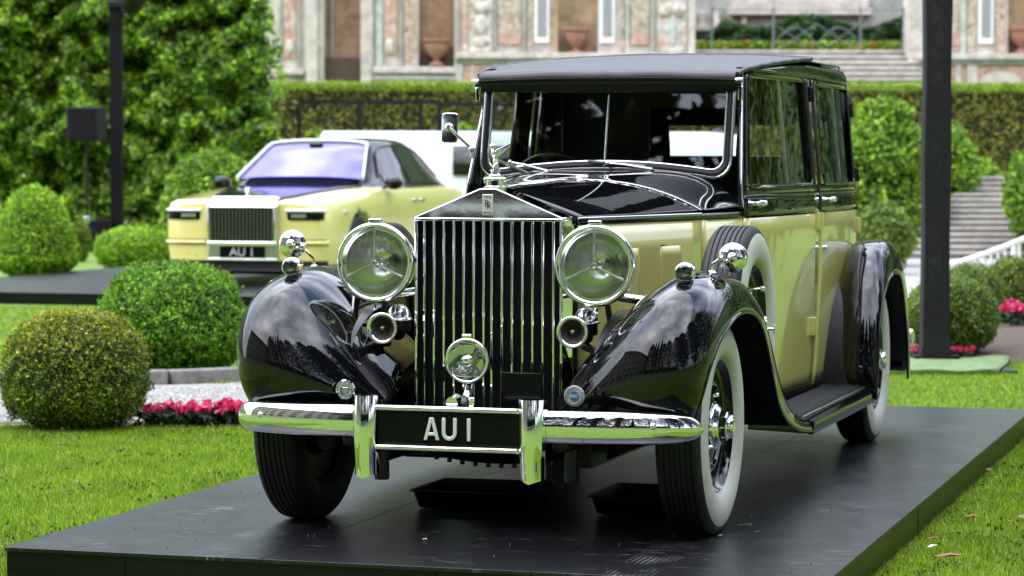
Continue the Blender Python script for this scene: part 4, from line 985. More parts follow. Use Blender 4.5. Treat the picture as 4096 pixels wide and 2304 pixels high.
MB().box((0, -0.025, 0.365), (0.80, 0.02, 0.14)).build('plate_panel', 'satin_steel', sal, bevel=0.01)
MB().box((0, -0.030, 0.285), (0.80, 0.03, 0.025)).build('lower_bar', CH, sal, bevel=0.006)
MB().tube([(0, 0.14, 0.95), (0, 0.13, 1.00), (0, 0.11, 1.05)], [0.03, 0.018, 0.022], 8).build('mascot', CH, sal)
strip([(-0.9, 0.02, 0.16), (0.9, 0.02, 0.16)], 0.035, 'front_lip', 'saloon_black', sal)
# ================================================================== the garden
GZ = -0.128                      # lawn level (platform top is 0)
BGZ = -CAM_YAW
bgr, bgf = Vector((math.cos(BGZ), math.sin(BGZ), 0)), Vector((-math.sin(BGZ), math.cos(BGZ), 0))
def bg(a, d, z=GZ):
    """Garden frame: a metres across, d metres out from the photographer's spot, z up."""
    return Vector((CAM_POS[0], CAM_POS[1], 0)) + bgr * a + bgf * d + Vector((0, 0, z))
def bgroot(name, a, d, z=GZ, **k):
    return empty(name, bg(a, d, z), rz=BGZ, **k)

leafmat('box_leaf', (0.026, 0.095, 0.006), (0.29, 0.56, 0.030))
leafmat('box_leaf_gold', (0.032, 0.072, 0.010), (0.30, 0.40, 0.036))
leafmat('gold_tip', (0.16, 0.19, 0.012), (0.48, 0.45, 0.03))
leafmat('cypress_leaf', (0.0717, 0.1852, 0.0082), (0.4354, 0.6786, 0.0330))
leafmat('laurel_leaf', (0.028, 0.095, 0.012), (0.36, 0.56, 0.040), rough=0.24, island=0.6)
leafmat('yew_face', (0.0841, 0.1159, 0.0209), (0.5634, 0.4836, 0.0967), rough=0.6)
leafmat('yew_top', (0.1170, 0.2210, 0.0156), (0.3680, 0.5290, 0.0403), rough=0.6)
leafmat('soft_leaf', (0.050, 0.130, 0.010), (0.33, 0.52, 0.040))
leafmat('ivy_leaf', (0.0112, 0.0392, 0.0112), (0.0780, 0.1690, 0.0390))
leafmat('olive_leaf', (0.0648, 0.1188, 0.0173), (0.2925, 0.4095, 0.0683))
leafmat('conifer_leaf', (0.0015, 0.0035, 0.0015), (0.006, 0.012, 0.004))
leafmat('grass_blade', (0.092, 0.195, 0.008), (0.36, 0.50, 0.025), island=0.35, rough=0.5)
leafmat('flower_leaf', (0.006, 0.020, 0.008), (0.02, 0.055, 0.02))
leafmat('pink_petal', (0.55, 0.015, 0.10), (0.80, 0.10, 0.22), island=0.25)
leafmat('red_petal', (0.45, 0.03, 0.02), (0.65, 0.10, 0.06), island=0.25)
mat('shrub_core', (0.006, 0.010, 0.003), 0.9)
mat('bark', (0.05, 0.035, 0.022), 0.9, bump=0.4)
mat('lawn', (0.050, 0.112, 0.008), 0.9, var=0.0, base2=(0.155, 0.24, 0.016), vscale=9.0, bump=0.6, bscale=160)
mat('gravel', (0.30, 0.29, 0.28), 0.9, var=0.45, vscale=55, bump=0.7, bscale=120)
mat('soil', (0.075, 0.052, 0.036), 0.95, var=0.4, vscale=30, bump=0.6, bscale=70)
mat('kerb_stone', (0.20, 0.185, 0.17), 0.85, var=0.3, vscale=14, bump=0.4)
mat('step_stone', (0.33, 0.30, 0.27), 0.85, var=0.3, vscale=4, bump=0.3)
mat('white_enamel', (0.80, 0.80, 0.78), 0.35)
mat('van_white', (0.74, 0.78, 0.80), 0.30, coat=0.4)
mat('stone_pale', (0.46, 0.41, 0.36), 0.85, var=0.28, vscale=3, bump=0.3)
mat('stone_grey', (0.27, 0.27, 0.235), 0.85, var=0.25, vscale=3, bump=0.3)
mat('plaster_brown', (0.27, 0.165, 0.10), 0.9, var=0.35, vscale=2.6, bump=0.3)
mat('plaster_tan', (0.36, 0.25, 0.15), 0.9, var=0.3, vscale=2.2, bump=0.3)
mat('terracotta', (0.30, 0.14, 0.095), 0.8, var=0.2, vscale=5)
mat('pink_stone', (0.42, 0.26, 0.20), 0.85, var=0.35, vscale=5)
mat('black_cloth', (0.003, 0.003, 0.004), 0.8, spec=0.2, var=0.3, vscale=8, bump=0.2)
mat('black_plastic', (0.004, 0.004, 0.005), 0.5, spec=0.3)
mat('turf_mat', (0.13, 0.20, 0.075), 0.9, var=0.25, vscale=14)
mat('gate_iron', (0.10, 0.13, 0.13), 0.6)
def mosaic(name, cols, scale):
    m = bpy.data.materials.new(name); MATS[name] = m
    nt, N, L = nodes_of(m); b = N['Principled BSDF']; b.inputs['Roughness'].default_value = 0.85
    tc = N.new('ShaderNodeTexCoord'); vo = N.new('ShaderNodeTexVoronoi'); vo.inputs['Scale'].default_value = scale
    n2 = N.new('ShaderNodeTexNoise'); n2.inputs['Scale'].default_value = 1.9; n2.inputs['Detail'].default_value = 3
    L.new(tc.outputs['Object'], vo.inputs['Vector']); L.new(tc.outputs['Object'], n2.inputs['Vector'])
    sp_ = N.new('ShaderNodeSeparateColor'); L.new(vo.outputs['Color'], sp_.inputs['Color'])
    mx = N.new('ShaderNodeMix'); mx.data_type = 'FLOAT'; mx.inputs[0].default_value = 0.5
    L.new(sp_.outputs[0], mx.inputs[2]); L.new(n2.outputs['Fac'], mx.inputs[3])
    r = N.new('ShaderNodeValToRGB'); r.color_ramp.interpolation = 'LINEAR'
    el = r.color_ramp.elements; el[0].position = 0.2; el[1].position = 0.8
    el[0].color = (*cols[0], 1); el[1].color = (*cols[-1], 1)
    for i, c in enumerate(cols[1:-1]):
        e = el.new(0.2 + 0.6 * (i + 1) / (len(cols) - 1)); e.color = (*c, 1)
    L.new(mx.outputs[0], r.inputs['Fac']); L.new(r.outputs['Color'], b.inputs['Base Color'])
    bp = N.new('ShaderNodeBump'); bp.inputs['Strength'].default_value = 0.5; bp.inputs['Distance'].default_value = 0.02
    L.new(vo.outputs['Distance'], bp.inputs['Height']); L.new(bp.outputs['Normal'], b.inputs['Normal'])
    return m
mosaic('mosaic_warm', [(0.16, 0.14, 0.12), (0.50, 0.40, 0.32), (0.32, 0.22, 0.16), (0.56, 0.50, 0.44)], 9)
mosaic('mosaic_white', [(0.24, 0.23, 0.20), (0.58, 0.55, 0.51), (0.36, 0.25, 0.18), (0.62, 0.59, 0.55)], 6.5)
mosaic('mosaic_pink', [(0.50, 0.43, 0.38), (0.46, 0.28, 0.21), (0.38, 0.21, 0.16), (0.56, 0.47, 0.41)], 5)
mosaic('mosaic_green', [(0.34, 0.38, 0.33), (0.46, 0.48, 0.42), (0.30, 0.35, 0.31), (0.52, 0.50, 0.45)], 6)
# dark tiles of the lattice windows
m = mat('lattice_dark', (0.10, 0.10, 0.12), 0.6); nt, N, L = nodes_of(m)
bt = N.new('ShaderNodeTexBrick'); bt.inputs['Scale'].default_value = 1.0; bt.inputs['Color1'].default_value = (0.07, 0.07, 0.09, 1); bt.inputs['Color2'].default_value = (0.11, 0.11, 0.13, 1); bt.inputs['Mortar'].default_value = (0.42, 0.40, 0.38, 1)
bt.inputs['Brick Width'].default_value = 0.085; bt.inputs['Row Height'].default_value = 0.07; bt.inputs['Mortar Size'].default_value = 0.012; bt.offset = 0.5
tc = N.new('ShaderNodeTexCoord'); sx_ = N.new('ShaderNodeSeparateXYZ'); cx_ = N.new('ShaderNodeCombineXYZ')
L.new(tc.outputs['Object'], sx_.inputs[0]); L.new(sx_.outputs[0], cx_.inputs[0]); L.new(sx_.outputs[2], cx_.inputs[1]); L.new(cx_.outputs[0], bt.inputs['Vector']); L.new(bt.outputs['Color'], N['Principled BSDF'].inputs['Base Color'])
# platform laminate: faint scuffs and dusty tyre tracks with a shape of their own
m = mat('platform_top', (0.020, 0.0205, 0.024), 0.36); nt, N, L = nodes_of(m); pb = N['Principled BSDF']
tc = N.new('ShaderNodeTexCoord')
def mapn(sc_): 
    q = N.new('ShaderNodeMapping'); q.inputs['Scale'].default_value = sc_; L.new(tc.outputs['Object'], q.inputs['Vector']); return q.outputs['Vector']
def noise(vec, s, det=5):
    q = N.new('ShaderNodeTexNoise'); q.inputs['Scale'].default_value = s; q.inputs['Detail'].default_value = det; q.inputs['Roughness'].default_value = 0.65; L.new(vec, q.inputs['Vector']); return q.outputs['Fac']
def ramp(f, a, b_):
    q = N.new('ShaderNodeMapRange'); q.inputs['From Min'].default_value = a; q.inputs['From Max'].default_value = b_; L.new(f, q.inputs['Value']); q.clamp = True; return q.outputs['Result']
def mth(op, a, b_=None):
    q = N.new('ShaderNodeMath'); q.operation = op
    for i, v in enumerate((a, b_)):
        if v is None: continue
        if isinstance(v, (int, float)): q.inputs[i].default_value = v
        else: L.new(v, q.inputs[i])
    return q.outputs[0]
scuff = mth('MULTIPLY', ramp(noise(mapn((7, 34, 7)), 1.0, 8), 0.56, 0.74), ramp(noise(mapn((1.9, 1.9, 1.9)), 1.0, 3), 0.46, 0.66))
sx_ = N.new('ShaderNodeSeparateXYZ'); L.new(tc.outputs['Object'], sx_.inputs[0])
ax = mth('ABSOLUTE', mth('SUBTRACT', mth('ABSOLUTE', sx_.outputs[0]), 0.775))
band = mth('MULTIPLY', ramp(ax, 0.095, 0.075), ramp(sx_.outputs[1], 0.2, -0.5))
tread = mth('MULTIPLY', mth('GREATER_THAN', mth('SINE', mth('MULTIPLY', sx_.outputs[0], 310)), 0.1), mth('GREATER_THAN', mth('SINE', mth('ADD', mth('MULTIPLY', sx_.outputs[1], 260), mth('MULTIPLY', sx_.outputs[0], 190))), 0.2))
track = mth('MULTIPLY', mth('MULTIPLY', band, tread), ramp(noise(mapn((5, 5, 5)), 1.0, 5), 0.46, 0.66))
dust = mth('MINIMUM', mth('ADD', mth('MULTIPLY', scuff, 0.60), mth('MULTIPLY', track, 0.5)), 1.0)
mx = N.new('ShaderNodeMixRGB'); L.new(dust, mx.inputs['Fac']); mx.inputs['Color1'].default_value = (0.0055, 0.0057, 0.007, 1); mx.inputs['Color2'].default_value = (0.42, 0.42, 0.43, 1)
L.new(mx.outputs[0], pb.inputs['Base Color'])
L.new(mth('ADD', mth('MULTIPLY', noise(mapn((3, 3, 3)), 1.0, 6), 0.16), mth('ADD', 0.25, mth('MULTIPLY', dust, 0.3))), pb.inputs['Roughness'])

# ------------------------------------------------------------------ ground
s_ = MB().grid([[(x, y, GZ) for x in np.linspace(-220, 220, 12)] for y in np.linspace(-200, 260, 12)]).build('lawn', 'lawn'); tag(s_, kind='structure')
path_c = [(-9, 17.05), (-5.2, 17.05), (-3.2, 17.1), (-1.5, 17.5), (0.0, 18.9), (1.6, 21.6), (3.4, 25.6), (4.8, 31), (5.9, 38), (6.8, 45)]
PC = np.array(path_c); rows = []; far_edge = []
for u in np.linspace(0, len(PC) - 1, 60):
    c = hermite(np.arange(len(PC)), PC, u); c2 = hermite(np.arange(len(PC)), PC, min(len(PC) - 1, u + .05)); c1 = hermite(np.arange(len(PC)), PC, max(0, u - .05))
    t = (c2 - c1) / np.linalg.norm(c2 - c1); nn = np.array([-t[1], t[0]]); hw = 1.28
    rows.append([bg(*(c + nn * hw), GZ + 0.004), bg(*(c - nn * hw), GZ + 0.004)]); far_edge.append(c + nn * (hw + 0.07))
tag(MB().grid(rows).build('gravel_path', 'gravel'), kind='structure')
# loose gravel on the near part of the path
n = 26000
gx, gd = rng.uniform(-4.2, -1.0, n), rng.uniform(15.85, 18.3, n)
w0 = np.array(bg(0, 0, 0)); r3, f3 = np.array(bgr), np.array(bgf)
ctr = w0 + gx[:, None] * r3 + gd[:, None] * f3; ctr[:, 2] = GZ + 0.006
sz = rng.uniform(0.004, 0.011, n); ang_ = rng.uniform(0, 2 * PI, n)
vv = np.zeros((n, 4, 3))
for k in range(3):
    a = ang_ + k * 2 * PI / 3
    vv[:, k] = ctr + np.stack([np.cos(a) * sz, np.sin(a) * sz, np.full(n, -0.002)], 1)
vv[:, 3] = ctr + np.stack([rng.normal(0, 0.002, n), rng.normal(0, 0.002, n), sz * 0.8], 1)
ix = (np.arange(n) * 4)[:, None]
qd = np.concatenate([ix + np.array([[0, 1, 3]]), ix + np.array([[1, 2, 3]]), ix + np.array([[2, 0, 3]])])
m = mat('gravel_stone', (0.40, 0.39, 0.37), 0.85, island=0.5)
tag(fast_mesh('loose_gravel', vv.reshape(-1, 3), qd, m, tris=True), 'pale loose gravel covering the path behind the clipped bushes', 'gravel', kind='stuff')
# kerb stones along the far side of the path
kerb = empty('path_kerb', bg(-3.0, 18.4), label='low grey stone kerb behind the gravel path, below the green round bush', cat='kerb')
acc = 0; last = None; edge = [Vector((p[0], p[1])) for p in far_edge]
i = 0
while i < len(edge) - 3 and edge[i].x < 1.2:
    j = i + 1
    while j < len(edge) - 1 and (edge[j] - edge[i]).length < 0.52: j += 1
    p, q = edge[i], edge[i] + (edge[j] - edge[i]).normalized() * min(0.55, (edge[j] - edge[i]).length)
    for k in range(max(1, int((edge[j] - edge[i]).length / 0.5))):
        e0 = edge[i] + (edge[j] - edge[i]) * (k / max(1, int((edge[j] - edge[i]).length / 0.5))); e1 = edge[i] + (edge[j] - edge[i]) * ((k + 1) / max(1, int((edge[j] - edge[i]).length / 0.5)))
        md_ = (e0 + e1) / 2; ln = (e1 - e0).length - 0.012
        if md_.x < -5.5: continue
        w = bg(md_.x, md_.y, GZ + 0.035) - Vector(kerb.location)
        o = MB().box(w, (ln, 0.13, 0.13 + random.uniform(-0.012, 0.012)), rz=BGZ + math.atan2((e1 - e0).y, (e1 - e0).x)).build('kerb_stone', 'kerb_stone', kerb, bevel=0.012)
    i = j
# ------------------------------------------------------------------ the two black platforms
def platform(name, x0, x1, y0, y1, xs, ys, label, th=0.128, fasc=None):
    t = empty(name, ((x0 + x1) / 2, (y0 + y1) / 2, 0), label=label, cat='platform')
    ox, oy = t.location.x, t.location.y
    for xa, xb in zip(xs[:-1], xs[1:]):
        for ya, yb in zip(ys[:-1], ys[1:]):
            o = MB().box((0, 0, 0), (xb - xa - 0.0025, yb - ya - 0.0025, 0.014)).build('deck_panel', 'platform_top', t, bevel=0.0012)
            # bake the position into the mesh so that the wear follows the floor
            for v in o.data.vertices: v.co += Vector(((xa + xb) / 2, (ya + yb) / 2, -0.007))
            o.location = (-ox, -oy, 0)
    i = 0.010
    fx_ = fasc or xs
    for xa, xb in zip(fx_[:-1], fx_[1:]):
        MB().box(((xa + xb) / 2 - ox, y0 + i + 0.009 - oy, -0.014 - (th - 0.016) / 2), (xb - xa - 0.003, 0.018, th - 0.016)).build('fascia_panel', 'black_satin', t)
    for x in (x0 + i, x1 - i):
        for ya, yb in zip(ys[:-1], ys[1:]):
            MB().box((x - ox, (ya + yb) / 2 - oy, -0.014 - (th - 0.016) / 2), (0.018, yb - ya - 0.003 - (0.04 if ya == y0 else 0), th - 0.016)).build('fascia_panel', 'black_satin', t)
    return t
platform('display_platform', -1.537, 1.445, -1.115, 5.60, [-1.537, -0.541, 0.445, 1.445], [-1.115, 1.105, 3.435, 5.60], 'low black platform with seamed deck panels under the vintage limousine', fasc=[-1.527, -1.065, 0.1, 1.435])
pf = platform('display_platform', -12.1, -6.9, 16.2, 25.2, [-12.1, -10.4, -8.7, -6.9], [16.2, 19.2, 22.2, 25.2], 'low black platform on the far lawn under the pale yellow saloon')
# drip trays under the engine
def tray(x0, x1, y0, y1, label):
    h, t_ = 0.075, 0.004
    t = empty('drip_tray', ((x0 + x1) / 2, (y0 + y1) / 2, 0.0), label=label, cat='drip tray', group='drip trays under the vintage limousine')
    ox, oy = (x0 + x1) / 2, (y0 + y1) / 2; hx_, hy_ = (x1 - x0) / 2, (y1 - y0) / 2
    prof = [(0.90, 0.006), (0.985, h), (1.03, h), (1.03, h - 0.004)]
    def ring(k, z):
        pts = []
        for (sx2, sy2, a0) in ((1, 1, 0), (-1, 1, 90), (-1, -1, 180), (1, -1, 270)):
            for q in range(4):
                a = math.radians(a0 + 30 * q); r = 0.025
                pts.append((sx2 * (hx_ * k - r) + r * math.cos(a), sy2 * (hy_ * k - r) + r * math.sin(a), z))
        return pts
    MB().grid([ring(k, z) for k, z in prof], cv=True).build('tray_wall', 'black_plastic', t, ang=50, solid=0.003)
    b = MB(); p = ring(0.90, 0.006); b.add(p, [tuple(range(len(p)))]); b.build('tray_floor', 'black_plastic', t, solid=0.003)
tray(-0.49, 0.00, 0.36, 0.82, 'shallow black plastic drip tray under the grille, nearer the left front tyre')
tray(0.245, 0.70, 0.39, 0.86, 'shallow black plastic drip tray beside the whitewall front tyre')

# ------------------------------------------------------------------ foliage tools
def lump(p, seed, f=1.0):
    r = np.random.default_rng(seed); o = np.zeros(len(p))
    q = p + 0.16 / f * np.sin(p[:, [1, 2, 0]] * 4.1 * f + r.uniform(0, 6.28, 3)) + 0.10 / f * np.sin(p[:, [2, 0, 1]] * 7.3 * f + r.uniform(0, 6.28, 3))
    for k in range(11):
        d = r.normal(size=3); d /= np.linalg.norm(d); w = f * r.uniform(0.45, 2.6)
        o += np.sin(q @ d * w * 6.283 + r.uniform(0, 6.28)) / (1 + 0.25 * k)
    return o / 3.0
def leaf_quads(c, nrm, L, W, seed, tilt=0.9):
    r = np.random.default_rng(seed); n = len(c)
    d = nrm * r.uniform(0.05, 0.9, n)[:, None] + r.normal(size=(n, 3)) * tilt * 0.8 + np.array([0, 0, 0.15]); d /= np.linalg.norm(d, axis=1)[:, None]
    s = np.cross(d, nrm + r.normal(size=(n, 3)) * 0.6); s /= np.maximum(np.linalg.norm(s, axis=1), 1e-6)[:, None]
    up = np.cross(s, d)
    k_ = r.uniform(0.55, 1.45, n)[:, None]; l = L * k_; w = W * k_ * r.uniform(0.8, 1.15, n)[:, None]
    v = np.stack([c - d * l * 0.5, c + s * w * 0.5 + up * w * 0.12, c + d * l * 0.5, c - s * w * 0.5 + up * w * 0.12], 1)
    return v.reshape(-1, 3), np.arange(n * 4).reshape(n, 4)
def leaf_obj(name, c, nrm, L, W, seed, m, parent, tilt=0.9):
    v, q = leaf_quads(c, nrm, L, W, seed, tilt); o = fast_mesh(name, v, q, m, parent); o['kind'] = 'stuff'; return o
def dome_pts(n, r, h, mid, seed, e=2.3, cone=0.0, low=0.55):
    """points on a clipped dome: r half-width, h height, widest at mid*h"""
    g = np.random.default_rng(seed)
    th = g.uniform(0, 2 * PI, n); sn = g.uniform(-0.97, 1.0, n)
    ph = np.arcsin(sn)
    cz, sz = np.cos(ph), np.sin(ph)
    k = (np.abs(cz)**e + np.abs(sz)**e) ** (-1 / e)
    rr = cz * k; zz = sz * k
    up = zz > 0
    z = h * mid + np.where(up, zz * h * (1 - mid), zz * h * mid)
    if cone: rr = rr * np.where(up, 1 - cone * zz * (1 - zz * 0.2), 1)
    rr = rr * np.where(up, 1, 1 - (1 - low) * 0.5 * zz**2)
    p = np.stack([np.cos(th) * rr * r, np.sin(th) * rr * r, z], 1)
    nr = np.stack([np.cos(th) * cz / r, np.sin(th) * cz / r, sz / (h * np.where(up, 1 - mid, mid))], 1); nr /= np.linalg.norm(nr, axis=1)[:, None]
    return p, nr
def shrub(name, a, d, r, h, n, L, W, m, seed, label, cat='bush', mid=0.42, e=2.3, cone=0.0, amp=0.03, f=1.2, thick=0.07, gold=None, group=None, tilt=0.9, z=GZ, low=0.55):
    t = bgroot(name, a, d, z, label=label, cat=cat, group=group)
    p, nr = dome_pts(n, r, h, mid, seed, e, cone, low)
    g = np.random.default_rng(seed + 1)
    off = amp * lump(p / r, seed + 2, f) - thick * g.random(n)**2.0
    off += amp * 0.8 * lump(p / r, seed + 7, 3.2)
    stray = g.random(n) < 0.04; off[stray] += g.random(stray.sum())**2 * 0.12 * r
    c = p + nr * off[:, None] + g.normal(size=(n, 3)) * L * 0.25
    c[:, 2] = np.maximum(c[:, 2], 0.01)
    leaf_obj('foliage', c, nr, L, W, seed + 3, m, t, tilt)
    if gold:
        k = (nr[:, 2] > 0.25) & (g.random(n) < np.clip((nr[:, 2] - 0.2) * gold[1], 0, 0.9))
        leaf_obj('new_growth', c[k] + nr[k] * 0.012, nr[k], L * 1.1, W * 1.1, seed + 5, gold[0], t, tilt)
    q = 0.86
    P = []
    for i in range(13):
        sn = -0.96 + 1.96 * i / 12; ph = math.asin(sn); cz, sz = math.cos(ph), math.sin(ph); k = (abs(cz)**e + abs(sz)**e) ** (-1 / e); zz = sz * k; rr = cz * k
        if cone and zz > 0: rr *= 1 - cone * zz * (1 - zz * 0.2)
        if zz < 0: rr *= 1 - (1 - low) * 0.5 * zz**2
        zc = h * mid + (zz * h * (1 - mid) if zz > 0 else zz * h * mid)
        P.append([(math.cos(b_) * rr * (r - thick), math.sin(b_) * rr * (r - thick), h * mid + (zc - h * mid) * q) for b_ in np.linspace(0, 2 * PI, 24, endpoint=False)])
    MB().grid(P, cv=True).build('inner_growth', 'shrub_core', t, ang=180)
    MB().tube([(0, 0, 0), (0, 0, h * 0.4)], [0.05 * r + 0.02, 0.03], 8).build('trunk', 'bark', t)
    return t
# clipped bushes on the left
shrub('round_bush', -2.478, 15.50, 0.415, 0.655, 34000, 0.0165, 0.011, 'box_leaf_gold', 11, 'round clipped bush with yellowing top at the near edge of the lawn', gold=('gold_tip', 0.75), thick=0.06, amp=0.022, mid=0.40, e=2.6, low=0.85)
shrub('round_bush', -2.402, 19.35, 0.520, 0.800, 40000, 0.021, 0.014, 'box_leaf', 12, 'vivid green round clipped bush behind the gravel path, left of the vintage limousine', thick=0.07, amp=0.030, mid=0.40, e=2.5, low=0.85)
shrub('cone_bush', -5.970, 34.3, 0.52, 1.20, 26000, 0.035, 0.018, 'cypress_leaf', 13, 'tall cone shaped clipped bush at the left, behind the far platform', mid=0.28, e=2.2, cone=0.16, thick=0.08, amp=0.02)
shrub('round_bush', -5.178, 37.5, 0.53, 0.60, 20000, 0.035, 0.020, 'cypress_leaf', 14, 'low round clipped bush between the cone bush and the yellow saloon', mid=0.45, thick=0.08, amp=0.02)
shrub('round_bush', -6.471, 41.0, 0.16, 0.60, 5000, 0.035, 0.02, 'box_leaf_gold', 15, 'slim olive bush peeping out behind the cone bush', mid=0.5, thick=0.06, amp=0.02)
shrub('leafy_bush', -4.369, 40.0, 0.72, 1.62, 15000, 0.085, 0.045, 'soft_leaf', 16, 'large domed light green bush behind the yellow saloon', mid=0.45, amp=0.05, thick=0.12)
# right hand side
shrub('round_bush', 3.455, 21.5, 0.365, 0.62, 22000, 0.020, 0.013, 'olive_leaf', 21, 'round clipped bush right behind the black mesh covered pole', mid=0.46, thick=0.06, amp=0.02)
shrub('round_bush', 4.028, 24.0, 0.29, 0.63, 14000, 0.022, 0.014, 'olive_leaf', 22, 'middle one of the three clipped bushes right of the dark pole', mid=0.46, thick=0.06, amp=0.02)
shrub('round_bush', 4.576, 25.0, 0.29, 0.65, 14000, 0.022, 0.014, 'box_leaf_gold', 23, 'rightmost of the three clipped bushes, at the edge below the white railing', mid=0.46, thick=0.06, amp=0.02)
shrub('leafy_bush', 5.379, 40.0, 0.62, 2.35, 15000, 0.085, 0.045, 'soft_leaf', 24, 'tall light green bush behind the rear of the vintage limousine', mid=0.5, amp=0.11, thick=0.14, e=2.4)
shrub('leafy_bush', 5.029, 37.0, 0.36, 0.95, 7000, 0.060, 0.03, 'olive_leaf', 25, 'smaller olive bush in front of the tall light green one, beside the steps', mid=0.5, amp=0.04)
shrub('leafy_bush', 7.342, 47.0, 0.62, 2.15, 9000, 0.09, 0.05, 'soft_leaf', 26, 'light green bush half hidden by the mesh covered pole, above the steps', mid=0.55, amp=0.10, thick=0.12)
shrub('leafy_bush', 8.607, 43.0, 0.85, 1.74, 13000, 0.09, 0.05, 'soft_leaf', 27, 'light green bush at the right edge, spilling over the garden steps', mid=0.6, amp=0.10, thick=0.12)
shrub('leafy_bush', 8.355, 50.0, 0.62, 1.55, 6000, 0.09, 0.05, 'soft_leaf', 28, 'farther light green bush at the top of the garden steps', mid=0.7, amp=0.08, thick=0.12)
shrub('leafy_bush', 6.540, 45.0, 0.55, 1.75, 9000, 0.09, 0.05, 'soft_leaf', 36, 'light green bush spilling onto the garden steps left of the mesh wrapped pole', mid=0.5, amp=0.10, thick=0.12)
shrub('leafy_bush', -3.729, 53.0, 0.36, 2.08, 3500, 0.09, 0.05, 'soft_leaf', 29, 'small round treetop showing over the white van beside the black frame', mid=0.7, amp=0.05)
shrub('leafy_bush', -0.946, 53.0, 0.40, 2.20, 3500, 0.09, 0.05, 'soft_leaf', 30, 'small green shrub top behind the rectangular door mirror of the limousine', mid=0.7, amp=0.05)

# ------------------------------------------------------------------ hedges
def face_pts(n, x0, x1, z0, z1, seed):
    g = np.random.default_rng(seed); return np.stack([g.uniform(x0, x1, n), np.zeros(n), g.uniform(z0, z1, n)], 1)
lh = bgroot('laurel_hedge', -7.166, 50.0, label='towering glossy laurel hedge filling the upper left of the garden', cat='hedge')
x0_, x1_ = -10.357 - (-7.166), -4.308 - (-7.166)
def lau(p):
    """billowing front of the hedge: big heads, then smaller ones"""
    big = lump(p / 3.0, 33, 1.0); mid_ = lump(p / 1.25, 34, 1.0); sm = lump(p / 0.5, 36, 1.0)
    e = np.clip((x1_ - p[:, 0]) / 1.3, 0, 1)
    return -0.50 * big - 0.50 * mid_ - 0.20 * sm + 1.5 * (1 - np.sqrt(1 - (1 - e)**2))
n = 56000
p = face_pts(n, x0_, x1_, 0.0, 6.6, 31); g = np.random.default_rng(32)
keep = p[:, 0] < (x1_ - 0.10 * np.maximum(0, p[:, 2] - 3.2)**1.3 + 0.12 * lump(p / 0.9, 37))
gx_ = p + np.array([[0.06, 0, 0]]); gz_ = p + np.array([[0, 0, 0.06]])
d0 = lau(p); nx_ = (lau(gx_) - d0) / 0.06; nz_ = (lau(gz_) - d0) / 0.06
nr = np.stack([nx_, -np.ones(n), nz_], 1) * np.array([1, 1, 1.0]); nr /= np.linalg.norm(nr, axis=1)[:, None]
p[:, 1] = d0 + 0.22 * g.random(n)**1.6
thin = g.random(n) < np.clip(0.72 + 0.45 * (nr[:, 2] + 0.30), 0.28, 1)
keep &= thin
p, nr = p[keep], nr[keep]
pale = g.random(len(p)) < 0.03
leaf_obj('foliage', p[~pale], nr[~pale], 0.14, 0.064, 35, 'laurel_leaf', lh, 1.0)
leafmat('highlight_leaf', (0.35, 0.42, 0.10), (0.60, 0.62, 0.26), rough=0.3)  # pale colour stands in for leaf highlights, blurred glints and pale flowers
leaf_obj('highlight_leaves', p[pale] + nr[pale] * 0.05, nr[pale], 0.085, 0.055, 38, 'highlight_leaf', lh, 0.8)
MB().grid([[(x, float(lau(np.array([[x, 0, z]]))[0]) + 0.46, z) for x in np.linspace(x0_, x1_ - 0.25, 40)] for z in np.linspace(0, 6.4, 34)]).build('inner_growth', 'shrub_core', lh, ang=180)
MB().tube([(0, 1.2, 0), (0, 1.2, 5.0)], [0.14, 0.05], 8).build('trunk', 'bark', lh)

yh = bgroot('clipped_hedge', 3.130, 58.0, label='long flat topped clipped hedge running across behind everything, below the mosaic wall', cat='hedge')
hx0, hx1 = -5.326 - (3.130), 24.499 - (3.130); ht = 3.055 - GZ
n = 84000
p = face_pts(n, hx0, hx1, 0.3, ht - 0.05, 41); g = np.random.default_rng(42)
p[:, 1] = -0.05 * lump(p / 1.2, 43) - 0.05 * lump(p / 0.4, 44) + 0.14 * g.random(n)**1.6
nr = np.tile(np.array([[0.0, -1.0, 0.15]]), (n, 1))
leaf_obj('hedge_face', p, nr, 0.055, 0.032, 45, 'yew_face', yh, 1.0)
n = 42000
p = np.stack([g.uniform(hx0, hx1, n), g.uniform(-0.03, 1.25, n), np.zeros(n)], 1); p[:, 2] = ht + 0.035 * lump(p / 0.6, 46) - 0.18 * g.random(n)**2.0
sel = g.random(n) < 0.35; p[sel, 1] = g.uniform(-0.06, 0.02, sel.sum()); p[sel, 2] = ht - 0.20 * g.random(sel.sum())
leaf_obj('hedge_top', p, np.tile(np.array([[0, -0.35, 0.9]]), (n, 1)), 0.055, 0.030, 47, 'yew_top', yh, 0.9)
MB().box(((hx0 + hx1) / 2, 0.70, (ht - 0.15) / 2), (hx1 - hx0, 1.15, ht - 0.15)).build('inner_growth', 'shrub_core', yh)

# ------------------------------------------------------------------ the mosaic garden wall
W = 75.0
mw_ = bgroot('mosaic_wall', 0.0, W, label='old garden wall with mosaic panels, niches and stone ledges beyond the hedge', cat='garden wall')
zT = 8.0
def slab(name, u0, u1, z0, z1, m, out, depth=0.3, bev=0.02):
    return MB().box(((u0 + u1) / 2, -out + depth / 2, (z0 + z1) / 2), (u1 - u0, depth, z1 - z0)).build(name, m, mw_, bevel=bev)
zl, zl0, zbase = 4.331 - GZ, 4.136 - GZ, 0.0
